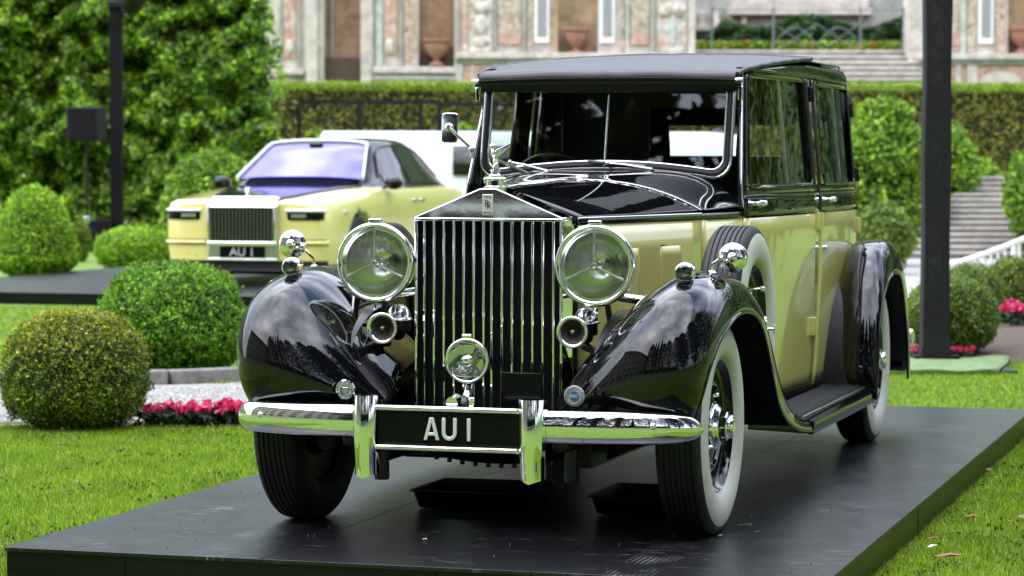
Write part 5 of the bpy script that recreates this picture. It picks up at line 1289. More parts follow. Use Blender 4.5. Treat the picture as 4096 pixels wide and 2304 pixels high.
# wall body between the niches
for u0, u1 in ((-7.050, -5.146), (-3.873, -2.567), (-1.588, 1.240), (2.328, 4.983)):
    slab('wall_body', u0, u1, 0, zT, 'stone_pale', 0.0, 0.9, 0.0)
for u0, u1 in ((10.770, 13.512), (14.273, 16.014)):
    slab('wall_body', u0, u1, 0, zT, 'stone_pale', 0.0, 0.9, 0.0)
for u0, u1, m, z0, nm in ((-5.146, -3.873, 'plaster_brown', 0, 'doorway'), (-2.567, -1.588, 'plaster_brown', 0, 'niche'), (1.240, 2.328, 'plaster_tan', 0, 'niche'), (13.512, 14.273, 'plaster_tan', 0, 'niche')):
    slab(nm, u0 - 0.02, u1 + 0.02, z0, zT, m, -0.55, 0.3, 0.0)
# niche floors
slab('niche_floor', -2.567, -1.588, 0, 3.963 - GZ, 'stone_grey', -0.02, 0.6)
slab('niche_floor', 1.240, 2.328, 0, 4.287 - GZ, 'stone_pale', -0.02, 0.6)
slab('niche_floor', 13.512, 14.273, 0, 4.331 - GZ, 'stone_pale', -0.02, 0.6)
# pilasters and strips
for u0, u1, m, o in ((-5.635, -5.309, 'stone_pale', 0.16), (-4.134, -3.808, 'stone_pale', 0.16), (-4.983, -4.917, 'stone_grey', -0.45), (-6.364, -6.266, 'stone_grey', 0.05), (-5.886, -5.766, 'stone_grey', 0.06), (-3.732, -3.547, 'mosaic_green', 0.07), (-3.111, -2.992, 'stone_grey', 0.09), (-2.959, -2.633, 'mosaic_warm', 0.04), (-1.545, -1.414, 'stone_grey', 0.06), (-1.393, -1.218, 'mosaic_pink', 0.05), (-0.522, -0.435, 'stone_grey', 0.08), (0.261, 0.370, 'stone_grey', 0.08), (1.110, 1.229, 'plaster_tan', 0.05), (3.090, 3.177, 'mosaic_green', 0.09), (3.753, 3.884, 'stone_grey', 0.09), (4.787, 4.972, 'stone_pale', 0.14), (10.792, 11.205, 'stone_pale', 0.14), (12.206, 12.359, 'mosaic_green', 0.08)):
    slab('pilaster', u0, u1, zbase, zT, m, o)
for u0, u1, z0, m in ((-6.245, -5.907, 4.158 - GZ, 'mosaic_pink'), (-3.514, -3.133, 4.244 - GZ, 'mosaic_pink'), (-1.175, -0.544, 4.320 - GZ, 'mosaic_white'), (-0.413, 0.239, 4.569 - GZ, 'mosaic_warm'), (0.392, 0.587, 4.374 - GZ, 'mosaic_warm'), (1.023, 1.110, 4.374 - GZ, 'mosaic_warm'), (2.959, 3.079, 4.374 - GZ, 'mosaic_warm'), (3.198, 3.742, 4.569 - GZ, 'mosaic_warm'), (3.916, 4.765, 4.374 - GZ, 'mosaic_white'), (11.989, 12.195, 4.396 - GZ, 'mosaic_warm'), (12.380, 12.663, 4.374 - GZ, 'mosaic_warm'), (13.131, 13.457, 4.374 - GZ, 'mosaic_warm')):
    slab('mosaic_panel', u0, u1, z0, zT, m, 0.035)
# pale arched shells at the foot of the panels
for uc, vz in ((-0.087, 4.569 - GZ), (3.470, 4.569 - GZ), (12.097, 4.569 - GZ)):
    b = MB(); pol = [(0.26 * math.cos(a), 0.36 * math.sin(a)) for a in np.linspace(0, PI, 14)]
    b.prism(pol, lambda x, z, t: (uc + x, t, vz + z), -0.07, 0.0); b.build('shell_relief', 'pink_stone', mw_)
for (u, z, sx2, sz2) in ((-0.849, 5.563 - GZ, 0.24, 0.2), (-0.849, 5.109 - GZ, 0.18, 0.28), (-0.849, 4.644 - GZ, 0.24, 0.16), (-0.903, 4.396 - GZ, 0.3, 0.08), (4.178, 5.509 - GZ, 0.22, 0.2), (4.537, 5.509 - GZ, 0.2, 0.2), (4.373, 4.861 - GZ, 0.14, 0.34), (-3.351, 4.504 - GZ, 0.14, 0.22), (-6.092, 4.482 - GZ, 0.14, 0.22)):
    b = MB(); b.ball((0, 0, 0), 1.0, 16, 10); me = b
    me.v = [(u + x * sx2, -0.03 + y * 0.09, z + zz * sz2) for x, y, zz in me.v]; me.build('stucco_relief', 'mosaic_green' if sz2 > 0.3 else 'mosaic_white', mw_)
# lattice windows
for u0, u1 in ((0.598, 1.001), (2.372, 2.785), (12.696, 13.098)):
    z0 = 4.612 - GZ
    fr = slab('window_frame', u0, u1, z0, zT, 'white_enamel', 0.10, 0.2)
    o = MB().box(((u0 + u1) / 2, -0.115, (z0 + zT) / 2 + 0.08), (0.25, 0.03, zT - z0 - 0.2)).build('lattice', 'lattice_dark', fr)
# ledges and base course
slab('ledge', -1.545, 4.972, zl0 + 0.03, zl, 'stone_pale', 0.45, 0.6)
slab('ledge', -1.545, 4.972, zl0 - 0.10, zl0 + 0.03, 'stone_grey', 0.36, 0.6)
slab('base_wall', -1.545, 4.972, 0, zl0 - 0.1, 'mosaic_pink', 0.28, 0.6)
for u0, u1 in ((-1.545, -1.349), (-1.110, -1.044), (-0.522, -0.392), (0.131, 0.261), (1.218, 1.393), (2.524, 2.676)):
    slab('base_strip', u0, u1, 0, zl0 - 0.1, 'stone_pale', 0.33, 0.2)
slab('ledge', -3.786, -1.545, 3.768 - GZ, 3.941 - GZ, 'stone_pale', 0.30, 0.5)
slab('ledge', -3.786, -1.545, 3.562 - GZ, 3.703 - GZ, 'stone_grey', 0.35, 0.5)
slab('ledge', -6.397, -5.679, 3.725 - GZ, 3.876 - GZ, 'stone_pale', 0.25, 0.5)
slab('ledge', 11.010, 16.014, zl0 + 0.03, zl, 'stone_pale', 0.45, 0.6)
slab('ledge', 11.010, 16.014, zl0 - 0.10, zl0 + 0.03, 'stone_grey', 0.36, 0.6)
slab('base_wall', 11.010, 16.014, 0, zl0 - 0.1, 'pink_stone', 0.28, 0.6)
for u0, u1 in ((12.054, 12.206), (12.369, 12.641)):
    slab('base_strip', u0, u1, 0, zl0 - 0.1, 'stone_pale', 0.33, 0.2)
b = MB(); vz = 3.465 - GZ
b.prism([(0.62 * math.cos(a), 0.40 * math.sin(a)) for a in np.linspace(0, PI, 18)], lambda x, z, t: (13.272 + x, t, vz + z), -0.34, -0.2); b.build('shell_relief', 'stone_pale', mw_)
# urns in the niches
def urn(a, z, s, m, label):
    t = bgroot('garden_urn', a, W + 0.12, z, label=label, cat='urn', group='terracotta urns in the wall niches')
    MB().lathe([(0, 0), (0.20 * s, 0), (0.20 * s, 0.05 * s), (0.10 * s, 0.10 * s), (0.08 * s, 0.16 * s), (0.13 * s, 0.22 * s), (0.27 * s, 0.36 * s), (0.31 * s, 0.50 * s), (0.30 * s, 0.58 * s)], seg=28).build('bowl', m, t, ang=50)
    MB().lathe([(0.29 * s, 0.58 * s), (0.35 * s, 0.62 * s), (0.36 * s, 0.67 * s), (0.33 * s, 0.69 * s), (0.27 * s, 0.66 * s), (0, 0.60 * s)], seg=28).build('rim', m, t, ang=50)
urn(1.741, 4.309, 1.02, 'terracotta', 'wide terracotta urn in the tan niche above the limousine roof')
urn(-2.078, 3.985, 1.05, 'terracotta', 'dusky terracotta urn in the brown niche, left of the limousine roof')
urn(13.903, 4.352, 1.02, 'terracotta', 'terracotta urn cut by the right edge of the picture, high in its niche')

# terrace with ivy between the two wall wings
ts = bgroot('terrace_steps', 7.876, 73.6, label='broad pale stone steps below the ivy terrace, above the limousine roof', cat='steps')
zz0 = 3.426 - GZ
for k in range(6):
    zt_ = zz0 + 0.165 * (k + 1)
    MB().box((0, 0.36 * k + 0.6, zt_ / 2), (11.249 - (4.939), 1.2 - 0.02, zt_ - 0.012)).build('riser_block', 'stone_grey', ts)
    MB().box((0, 0.36 * k + 0.57, zt_), (11.249 - (4.939) + 0.04, 1.24, 0.055)).build('tread_slab', 'stone_pale', ts, bevel=0.015)
tb = bgroot('terrace_wall', 7.855, 84.0, label='upper stone terrace wall with a heavy ledge behind the ivy', cat='terrace wall')
MB().box((0, 0.6, 5.0), (9.0, 0.8, 10.0)).build('wall_body', 'stone_grey', tb)
MB().box((0.9, 0.1, 5.966 - GZ), (4.4, 0.6, 0.22)).build('ledge', 'stone_pale', tb, bevel=0.03)
MB().box((0.9, 0.05, 6.208 - GZ), (4.2, 0.5, 0.30)).build('ledge', 'stone_pale', tb, bevel=0.03)
for k in range(7):
    MB().box((-3.3 + 0.42 * k, 0.12, 4.6), (0.16, 0.3, 3.0)).build('pilaster', ('mosaic_warm', 'stone_pale', 'mosaic_pink')[k % 3], tb, bevel=0.02)
MB().box((-2.2, 0.12, 5.458 - GZ), (2.6, 0.34, 0.18)).build('ledge', 'stone_grey', tb, bevel=0.02)
iv = bgroot('ivy_bank', 8.169, 78.0, 4.471, label='dark ivy bank with a few red blooms on the terrace above the limousine', cat='ivy')
n = 11000; g = np.random.default_rng(51); xw = 2.998
px_ = g.uniform(-xw, xw, n); hp = 1.109 * (0.82 + 0.18 * np.sin(px_ * 2.1 + 1) ) * np.clip((px_ + xw) / 0.9, 0.25, 1)
p = np.stack([px_, g.uniform(-0.12, 0.25, n), hp * g.random(n)**0.8], 1); p[:, 1] -= 0.25 * lump(p / 1.1, 52)
leaf_obj('foliage', p, np.tile(np.array([[0, -1, 0.4]]), (n, 1)), 0.12, 0.085, 53, 'ivy_leaf', iv)
n = 4200; p = np.stack([g.uniform(-xw, xw, n), g.uniform(-0.62, -0.2, n), 0.317 * g.random(n)], 1); p[:, 1] += 0.1 * lump(p / 0.6, 54)
leaf_obj('flower_border', p, np.tile(np.array([[0, -0.6, 0.8]]), (n, 1)), 0.10, 0.06, 55, 'soft_leaf', iv)
k = g.random(n) < 0.035; q = p[k]; q[:, 1] -= 0.12
leaf_obj('blooms', q, np.tile(np.array([[0, -1, 0.4]]), (len(q), 1)), 0.09, 0.08, 56, 'red_petal', iv)
MB().grid([[(x, 0.3, 0), (x, 0.32, 0.656)] for x in np.linspace(-xw, xw, 6)]).build('inner_growth', 'shrub_core', iv)
gt = bgroot('iron_gate', 7.855, 75.4, 4.325, label='thin grey iron gate with arched rods before the ivy terrace', cat='gate')
for u in (5.461, 7.148, 9.541, 10.705):
    x = u - (7.855); MB().box((x, 0, 0.653), (0.05, 0.05, 1.305)).build('post', 'gate_iron', gt)
for a0, a1 in (((7.148), (8.344)), ((8.344), (9.541))):
    x0, x1 = a0 - (7.855), a1 - (7.855)
    MB().tube([(x0 + (x1 - x0) * t, 0, 0.25 + 0.5 * math.sin(PI * t)) for t in np.linspace(0, 1, 12)], 0.014, 6).build('arched_rod', 'gate_iron', gt)
    MB().tube([(x0, 0, 0.85), (x1, 0, 0.05)], 0.011, 6).build('brace_rod', 'gate_iron', gt)
    MB().tube([(x0, 0, 0.05), (x1, 0, 0.85)], 0.011, 6).build('brace_rod', 'gate_iron', gt)
MB().tube([(5.461 - (7.855), 0, 1.218), (10.705 - (7.855), 0, 1.218)], 0.015, 6).build('top_rail', 'gate_iron', gt)
# raised ground behind the hedge, hidden from the lawn
tag(MB().grid([[bg(a, d, z) for a in (-30, 30)] for d, z in ((75.2, GZ + 0.02), (75.3, 4.2), (110, 6.5))]).build('upper_terrace', 'soil'), kind='structure')

# ------------------------------------------------------------------ garden steps on the right
st_ = bgroot('garden_steps', 7.123, 43.0, label='grey stone garden steps climbing between the bushes on the right', cat='steps')
for k in range(14):
    zt_ = 0.089 * (k + 1)
    MB().box((0, 0.34 * k + 0.5, zt_ / 2 - 0.02), (2.9, 1.0, zt_ - 0.02)).build('riser_block', 'stone_grey', st_)
    MB().box((random.uniform(-.01, .01), 0.34 * k + 0.48, zt_ - 0.005), (2.94, 1.02, 0.05)).build('tread_slab', 'step_stone', st_, bevel=0.012)
tag(MB().grid([[bg(a, d, GZ + 0.006) for a in (3.0, 9.5)] for d in (38.0, 43.4)]).build('gravel_court', 'gravel'), kind='structure')
# white railing
rl = bgroot('white_railing', 4.841, 28.0, label='white painted balustrade rising to the right edge behind the clipped bushes', cat='railing')
rp = []
for t in np.linspace(0, 1, 16):
    u = 4.644 + (5.295 - (4.644)) * t; zr = (0.315 - GZ) + ((0.743 - GZ) - (0.315 - GZ)) * (t**1.15); rp.append(Vector((u - (4.841), 1.0 - 2.0 * t, zr)))
MB().tube(rp, 0.028, 8, flat=(1.1, 1.4)).build('top_rail', 'white_enamel', rl)
MB().tube([p - Vector((0, 0, min(0.30, p.z - 0.06))) for p in rp], 0.018, 8).build('lower_rail', 'white_enamel', rl)
for k in range(15):
    t = k / 14 * 15; i = min(14, int(t)); p = rp[i].lerp(rp[i + 1], t - i)
    MB().tube([p - Vector((0, 0, min(0.30, p.z - 0.06))), p], 0.016, 6).build('baluster', 'white_enamel', rl)
for k in (0, 5, 10, 15):
    p = rp[k]; MB().tube([(p.x, p.y, 0), p], 0.024, 8).build('post', 'white_enamel', rl)

# ------------------------------------------------------------------ poles, loudspeaker, frame, van
tp = bgroot('truss_pole', 3.213, 20.8, label='black truss pole wrapped in mesh cloth on the right, behind the limousine', cat='pole')
m = bpy.data.materials.new('mesh_cloth'); MATS['mesh_cloth'] = m; nt, N, L = nodes_of(m)
pb = N['Principled BSDF']; pb.inputs['Base Color'].default_value = (0.004, 0.004, 0.0055, 1); pb.inputs['Roughness'].default_value = 0.85
tr_ = N.new('ShaderNodeBsdfTransparent'); mx = N.new('ShaderNodeMixShader'); mx.inputs['Fac'].default_value = 0.10
L.new(pb.outputs[0], mx.inputs[1]); L.new(tr_.outputs[0], mx.inputs[2]); L.new(mx.outputs[0], N['Material Output'].inputs['Surface'])
hw = 0.098
sl = MB()
sl.grid([[(x * (hw + 0.004 * math.sin(z * 5) + (0.012 if z < 0.1 else 0)), y * (hw + 0.012 * (z < 0.1)), z) for x, y in ((-1, -1), (-0.3, -1.03), (0.3, -1.03), (1, -1), (1.02, 0), (1, 1), (0, 1.02), (-1, 1), (-1.02, 0))] for z in np.concatenate([[0.06, 0.09, 0.14], np.linspace(0.3, 4.2, 14)])], cv=True)
sl.build('mesh_sleeve', 'mesh_cloth', tp, ang=50)
for x in (-1, 1):
    for y in (-1, 1): MB().tube([(x * 0.075, y * 0.075, 0.06), (x * 0.075, y * 0.075, 4.2)], 0.018, 8).build('truss_chord', 'black_plastic', tp)
for k in range(24):
    z = 0.1 + 0.17 * k
    for y in (-1, 1):
        MB().tube([(-0.075 * (-1)**k, y * 0.075, z), (0.075 * (-1)**k, y * 0.075, z + 0.17)], 0.010, 6).build('truss_brace', 'black_plastic', tp)
MB().box((0, 0, 0.05), (0.34, 0.34, 0.02)).build('base_plate', 'black_plastic', tp)
pdm = bgroot('turf_pad', 3.235, 20.2, label='pale green turf covered pad under the mesh wrapped pole', cat='pad')
P = []
for u0, u1, d in ((2.687 - (3.235), 3.485 - (3.235), -0.66), (2.848 - (3.235), 3.683 - (3.235), 0.1), (3.038 - (3.235), 3.820 - (3.235), 0.75)):
    P.append([(u0 + (u1 - u0) * t, d + 0.02 * math.sin(9 * t), 0.035 + 0.006 * math.sin(t * 12 + d * 5)) for t in np.linspace(0, 1, 14)])
P = [[(x, y, 0.0) for x, y, z in P[0]]] + P + [[(x, y, 0.0) for x, y, z in P[-1]]]
MB().grid(P).build('turf_sheet', 'turf_mat', pdm, ang=50, solid=0.01)
MB().box((0.0, 0.05, 0.014), (0.8, 1.2, 0.02)).build('base_board', 'black_plastic', pdm)

lp_ = bgroot('lamp_pole', -6.632, 46.0, label='slim black pole with a spotlight on top, before the laurel hedge', cat='pole')
MB().box((0, 0, 2.1), (0.205, 0.205, 4.2)).build('mast', 'black_cloth', lp_, bevel=0.01)
MB().box((0.03, 0, 4.12), (0.30, 0.28, 0.12)).build('clamp', 'black_plastic', lp_, bevel=0.02)
MB().tube([(0.05, -0.05, 4.05), (0.16, -0.1, 4.0), (0.30, -0.12, 4.02), (0.42, -0.12, 4.10)], 0.035, 8).build('yoke', 'black_plastic', lp_)
MB().lathe([(0, 0), (0.16, 0), (0.20, 0.08), (0.20, 0.30), (0.17, 0.34)], (0.26, -0.15, 4.06), (0.35, -0.5, 0.75), 24).build('lamp_can', 'black_plastic', lp_)
MB().box((-0.32, -0.2, 0.26), (0.52, 0.5, 0.52)).build('ballast_box', 'black_cloth', lp_, bevel=0.015)
sk = bgroot('loudspeaker', -6.978, 45.0, label='black loudspeaker on a thin stand before the laurel hedge', cat='loudspeaker')
zc = (1.981) - GZ
cb = MB().box((0, 0, zc), (0.56, 0.42, 0.56), rz=-0.2).build('cabinet', 'black_plastic', sk, bevel=0.015)
for k in (-1, 0, 1):
    MB().box((-0.042, -0.208, zc + k * 0.18), (0.46, 0.02, 0.165), rz=-0.2).build('grille_panel', 'black_cloth', sk, bevel=0.006)
MB().tube([(0, 0, zc - 0.28), (0, 0, 0.0)], 0.022, 8).build('stand_pole', 'black_plastic', sk)
MB().box((0, -0.02, 0.417 - GZ), (0.10, 0.10, 0.12)).build('stand_collar', 'satin_steel', sk, bevel=0.01)
for k in range(3):
    a = k * 2.094 + 0.4; MB().tube([(0, 0, 0.45), (0.5 * math.cos(a), 0.5 * math.sin(a), 0.0)], 0.016, 6).build('leg', 'black_plastic', sk)
fr = bgroot('black_frame', -2.352, 51.0, label='black tubular frame standing behind the white van, before the hedge', cat='frame')
zf = 2.487 - GZ
MB().box(((-3.965 + -1.317) / 2 - (-2.352), 0, zf), (-1.317 - (-3.965), 0.075, 0.075)).build('top_rail', 'black_plastic', fr)
MB().box(((-1.317 + 0.311) / 2 - (-2.352), 0.5, zf - 0.04), (1.72, 0.075, 0.075), rz=0.55).build('side_rail', 'black_plastic', fr)
for u in (-3.965, -2.848, -1.709, -1.354): MB().box((u - (-2.352), 0, zf / 2), (0.08, 0.08, zf - 0.08)).build('post', 'black_plastic', fr)
van = bgroot('white_van', 0.274, 45.0, label='long white van parked across the garden behind both cars', cat='van')
vx0, vx1, vz = -3.166 - (0.274), 3.734 - (0.274), 1.884 - GZ
sec = [(0.0, 0.28), (-0.95, 0.28), (-0.98, 0.55), (-0.97, 1.05), (-0.88, vz - 0.18), (-0.80, vz - 0.05), (-0.62, vz), (0.62, vz), (0.80, vz - 0.05), (0.88, vz - 0.18), (0.97, 1.05), (0.98, 0.55), (0.95, 0.28)]
b = MB(); b.grid([[(x, 1.0 + y * (1 if 0 < i < 7 else 0.96), z if 0 < i < 7 else 0.28 + (z - 0.28) * 0.97) for y, z in sec] for i, x in enumerate([vx0, vx0 + 0.05, vx0 + 1.0, 0, 1.5, vx1 - 1.2, vx1 - 0.5, vx1])], cv=True)
n = len(sec); b.f.append(tuple(range(n))); b.f.append(tuple(range(len(b.v) - n, len(b.v))))
b.build('body', 'van_white', van, ang=40)
for u0, u1 in ((-0.979 - (0.274), 0.339 - (0.274)), (0.601 - (0.274), 1.775 - (0.274))):
    MB().grid([[(x, 1.0 - 0.985 + 0.10 * (z - (1.161 - GZ)) / 0.4 * 0.9 - 0.0, z) for z in (1.161 - GZ, 1.656 - GZ)] for x in (u0, u1)]).build('window', 'saloon_glass', van, solid=0.02)
for x in (vx0 + 0.95, vx1 - 1.0):
    for y in (0.10, 1.9): MB().lathe([(0, -0.1), (0.30, -0.1), (0.34, -0.06), (0.34, 0.06), (0.30, 0.1), (0, 0.1)], (x, y, 0.34), (0, 1, 0), 24).build('wheel', 'rubber', van)
MB().box(((vx0 + vx1) / 2, 0.02, 0.70), (vx1 - vx0 - 0.3, 0.03, 0.05)).build('rub_strip', 'black_plastic', van)

# ------------------------------------------------------------------ flowers
def flower(a, d, s, seed, label, group, z=GZ):
    t = bgroot('flower_plant', a, d, z, label=label, cat='flowers', group=group)
    g = np.random.default_rng(seed); n = 90
    th = g.uniform(0, 2 * PI, n); rr = np.sqrt(g.random(n)) * 0.075 * s; zz = g.uniform(0.01, 0.075, n) * s
    p = np.stack([np.cos(th) * rr, np.sin(th) * rr, zz], 1); nr = np.stack([np.cos(th), np.sin(th), np.full(n, 0.6)], 1)
    leaf_obj('foliage', p, nr, 0.055 * s, 0.024 * s, seed + 1, 'flower_leaf', t)
    c = []; nn = []
    for k in range(9):
        a_ = g.uniform(0, 2 * PI); r_ = g.uniform(0, 0.065) * s; z_ = g.uniform(0.075, 0.115) * s
        for j in range(6):
            b_ = j * 1.047; c.append((math.cos(a_) * r_ + 0.012 * s * math.cos(b_), math.sin(a_) * r_ + 0.012 * s * math.sin(b_) - 0.01, z_ + 0.010 * s * math.sin(b_ * 2))); nn.append((0.3 * math.cos(b_), -0.8, 0.5 + 0.4 * math.sin(b_)))
    leaf_obj('blossoms', np.array(c), np.array(nn), 0.034 * s, 0.028 * s, seed + 2, 'pink_petal', t, 0.5)
for k, (u, v_) in enumerate(((-2.043, 15.55), (-1.948, 15.68), (-1.857, 15.60), (-1.762, 15.55), (-1.675, 15.68), (-1.585, 15.58), (-1.521, 15.66))):
    flower(u, v_, 1.25, 60 + 3 * k, ('leftmost', 'second from left', 'third from left', 'middle', 'third from right', 'second from right', 'rightmost')[k] + ' pink flowering plant in the row beside the gravel path', 'pink flowers by the gravel path')
for k, (u, d_) in enumerate(((3.083, 20.95), (3.372, 20.9), (3.479, 20.95), (3.746, 22.0))):
    flower(u, d_, 0.9, 90 + 3 * k, ('pink flowering plant left of the mesh wrapped pole foot', 'pink flowering plant just right of the mesh wrapped pole foot', 'second pink flowering plant right of the mesh wrapped pole foot', 'farthest right pink plant below the round bush by the pole')[k], 'pink flowers by the pole')
for k, (u, d_) in enumerate(((4.173, 23.2), (4.304, 23.5), (4.348, 23.2), (4.230, 22.9), (4.321, 23.9))):
    flower(u, d_, 1.35, 110 + 3 * k, ('leftmost', 'second', 'nearest right', 'lowest', 'rearmost')[k] + ' bright pink plant of the clump at the right edge below the clipped bush', 'pink flowers at the right edge', z=GZ + 0.16)
tag(MB().grid([[bg(a, d, GZ + 0.005 + 0.16 * sstep(20.6, 23.0, d) * sstep(3.3, 4.2, a)) for a in np.linspace(2.6, 5.6, 14)] for d in np.linspace(20.6, 26, 12)]).build('flower_bed', 'soil', ang=180), kind='structure')
tag(MB().grid([[bg(a, d, GZ + 0.005) for a in np.linspace(-2.6, -1.35, 6)] for d in (15.46, 15.82)]).build('flower_bed', 'soil'), kind='structure')

# ------------------------------------------------------------------ grass blades
def grass(name, poly_fn, n, x0, x1, y0, y1, h0, h1, w, seed, label):
    g = np.random.default_rng(seed)
    x, y = g.uniform(x0, x1, n), g.uniform(y0, y1, n)
    k = poly_fn(x, y)
    # keep only what lies within or near the view
    rel = np.stack([x - CAM_POS[0], y - CAM_POS[1]], 1); d = rel @ np.array([bgf.x, bgf.y]); a = rel @ np.array([bgr.x, bgr.y])
    k &= (np.abs(a) < 0.215 * d + 0.5) & (d > 6)
    x, y = x[k], y[k]; n = len(x)
    hh = g.uniform(h0, h1, n); yaw = g.uniform(0, 2 * PI, n); ln = g.normal(0, 0.55, n) * hh; ly = g.uniform(0, 2 * PI, n)
    ww = w * g.uniform(0.7, 1.3, n)
    b0 = np.stack([x - np.cos(yaw) * ww, y - np.sin(yaw) * ww, np.full(n, GZ)], 1); b1 = np.stack([x + np.cos(yaw) * ww, y + np.sin(yaw) * ww, np.full(n, GZ)], 1)
    tp_ = np.stack([x + np.cos(ly) * ln, y + np.sin(ly) * ln, GZ + hh], 1)
    v = np.stack([b0, b1, tp_], 1).reshape(-1, 3); q = np.arange(n * 3).reshape(n, 3)
    o = fast_mesh(name, v, q, 'grass_blade', tris=True); tag(o, label, 'grass', kind='stuff'); return n
def off_deck(x, y): return ~((x > -1.545) & (x < 1.452) & (y > -1.125) & (y < 5.61))
def bgd(x, y): return (x - CAM_POS[0]) * bgf.x + (y - CAM_POS[1]) * bgf.y
def bga(x, y): return (x - CAM_POS[0]) * bgr.x + (y - CAM_POS[1]) * bgr.y
ng = grass('lawn_grass', lambda x, y: off_deck(x, y) & (bgd(x, y) < 15.55) & (x < 0), 330000, -5.2, -1.4, -2.5, 6.0, 0.018, 0.036, 0.0021, 71, 'mown green grass of the lawn left of the near platform')
ng = grass('lawn_grass', lambda x, y: off_deck(x, y) & (x > 1.3), 150000, 1.3, 3.2, -1.8, 7.0, 0.018, 0.036, 0.0021, 72, 'mown green grass of the lawn right of the near platform')
ng = grass('lawn_grass', lambda x, y: off_deck(x, y) & (bgd(x, y) < 21.0) & (bga(x, y) > 1.6), 90000, -1.0, 3.2, 5.5, 13, 0.018, 0.036, 0.0028, 73, 'strip of lawn grass behind the platform around the green pad')
ng = grass('lawn_grass', lambda x, y: (bgd(x, y) > 18.55) & (bgd(x, y) < 28.4), 150000, -12, -3.5, 5, 19, 0.02, 0.04, 0.0035, 74, 'bright lawn grass between the green round bush and the far platform')
g = np.random.default_rng(77)
def lawn_bits(name, n, L, W, m, label, cat, dens, zz):
    out = []
    for (x0, x1, y0, y1) in ((-4.8, -1.56, -1.2, 5.0), (1.47, 2.6, -1.2, 6.5)):
        k = int(n * (x1 - x0) * (y1 - y0) / 28.0); p = np.stack([g.uniform(x0, x1, k), g.uniform(y0, y1, k), np.full(k, GZ)], 1)
        sel = (lump(p / 0.8, 78) > dens) & (bgd(p[:, 0], p[:, 1]) < 15.5); out.append(p[sel])
    p = np.concatenate(out); p[:, 2] += g.uniform(zz * 0.5, zz, len(p))
    o = leaf_obj(name, p, np.tile(np.array([[0, -0.3, 1.0]]), (len(p), 1)), L, W, 79, m, None, 0.35); tag(o, label, cat, kind='stuff')
leafmat('clover_leaf', (0.030, 0.095, 0.010), (0.11, 0.23, 0.02)); leafmat('straw', (0.28, 0.26, 0.07), (0.42, 0.40, 0.14))
lawn_bits('clover', 15000, 0.016, 0.014, 'clover_leaf', 'darker clover leaves mixed into the near lawn', 'clover', 0.18, 0.030)
lawn_bits('dry_grass', 9000, 0.030, 0.0035, 'straw', 'pale dry blades lying in the near lawn', 'dry grass', -0.25, 0.034)
# ------------------------------------------------------------------ fallen leaves and litter
mat('dead_leaf', (0.30, 0.11, 0.05), 0.6, var=0.3, vscale=30)
mat('dry_leaf', (0.22, 0.15, 0.08), 0.7, var=0.3, vscale=30)
mat('paper', (0.75, 0.74, 0.72), 0.7)
mat('fresh_leaf', (0.06, 0.16, 0.02), 0.5)
def fallen(x, y, z, l, w, rz, m, label, curl=0.25, name='fallen_leaf', cat='leaf'):
    P = []
    for t in np.linspace(0, 1, 9):
        ww = w * math.sin(PI * min(1, t * 0.97 + 0.02)) ** 0.8
        P.append([(l * (t - 0.5), ww * s_, curl * l * (0.12 * (2 * t - 1)**2 + 0.25 * (s_ * ww / max(w, 1e-6))**2) + 0.004 + 0.002 * math.sin(7 * t + 3 * s_)) for s_ in np.linspace(-1, 1, 5)])
    o = MB().grid(P).build(name, m, ang=180, solid=0.0012); o.location = (x, y, z); o.rotation_euler = (0.05, -0.06, rz)
    tag(o, label, cat); return o
gl = GZ + 0.028
fallen(1.664, 0.351, gl, 0.105, 0.018, 0.25, 'dead_leaf', 'largest reddish brown fallen leaf on the lawn at the lower right')
fallen(1.570, 0.598, gl, 0.050, 0.010, 0.9, 'paper', 'scrap of white paper on the grass beside the near platform', name='paper_scrap', cat='litter')
fallen(1.543, 0.828, gl, 0.045, 0.009, 0.3, 'dead_leaf', 'small brown fallen leaf just beyond the white paper scrap')
fallen(1.814, 1.593, gl, 0.050, 0.018, 1.4, 'dry_leaf', 'dry tan fallen leaf at the right edge of the lawn')
fallen(1.605, 1.550, gl, 0.060, 0.014, 0.1, 'dead_leaf', 'brown fallen leaf on the grass midway along the platform side')
fallen(1.466, 3.347, gl, 0.050, 0.010, 1.3, 'dry_leaf', 'tan leaf leaning against the far part of the platform side')
fallen(0.900, 0.259, 0.0, 0.055, 0.006, 0.2, 'fresh_leaf', 'thin green leaf on the deck right of the whitewall front tyre', 0.1)
fallen(0.872, -0.060, 0.0, 0.030, 0.009, 1.2, 'fresh_leaf', 'small green leaf touching the foot of the whitewall front tyre', 0.2)
fallen(0.985, 0.080, 0.0, 0.022, 0.005, 0.4, 'dry_leaf', 'tiny tan leaf bit on the deck beyond the thin green leaf', 0.2)
fallen(-0.143, -0.492, 0.0, 0.014, 0.006, 0.1, 'paper', 'tiny white pebble like crumb on the deck before the limousine', 0.9, name='crumb', cat='litter')
g = np.random.default_rng(81)
cl = []
n = 160; c = np.stack([g.uniform(-1.4, 1.35, n), g.uniform(-1.08, 1.2, n), np.full(n, 0.003)], 1)
o = leaf_obj('grass_clippings', c, np.tile(np.array([[0, 0, 1.0]]), (n, 1)), 0.014, 0.003, 82, 'dry_leaf', None, 0.15); tag(o, 'scattered dry grass clippings on the near platform deck', 'clippings')

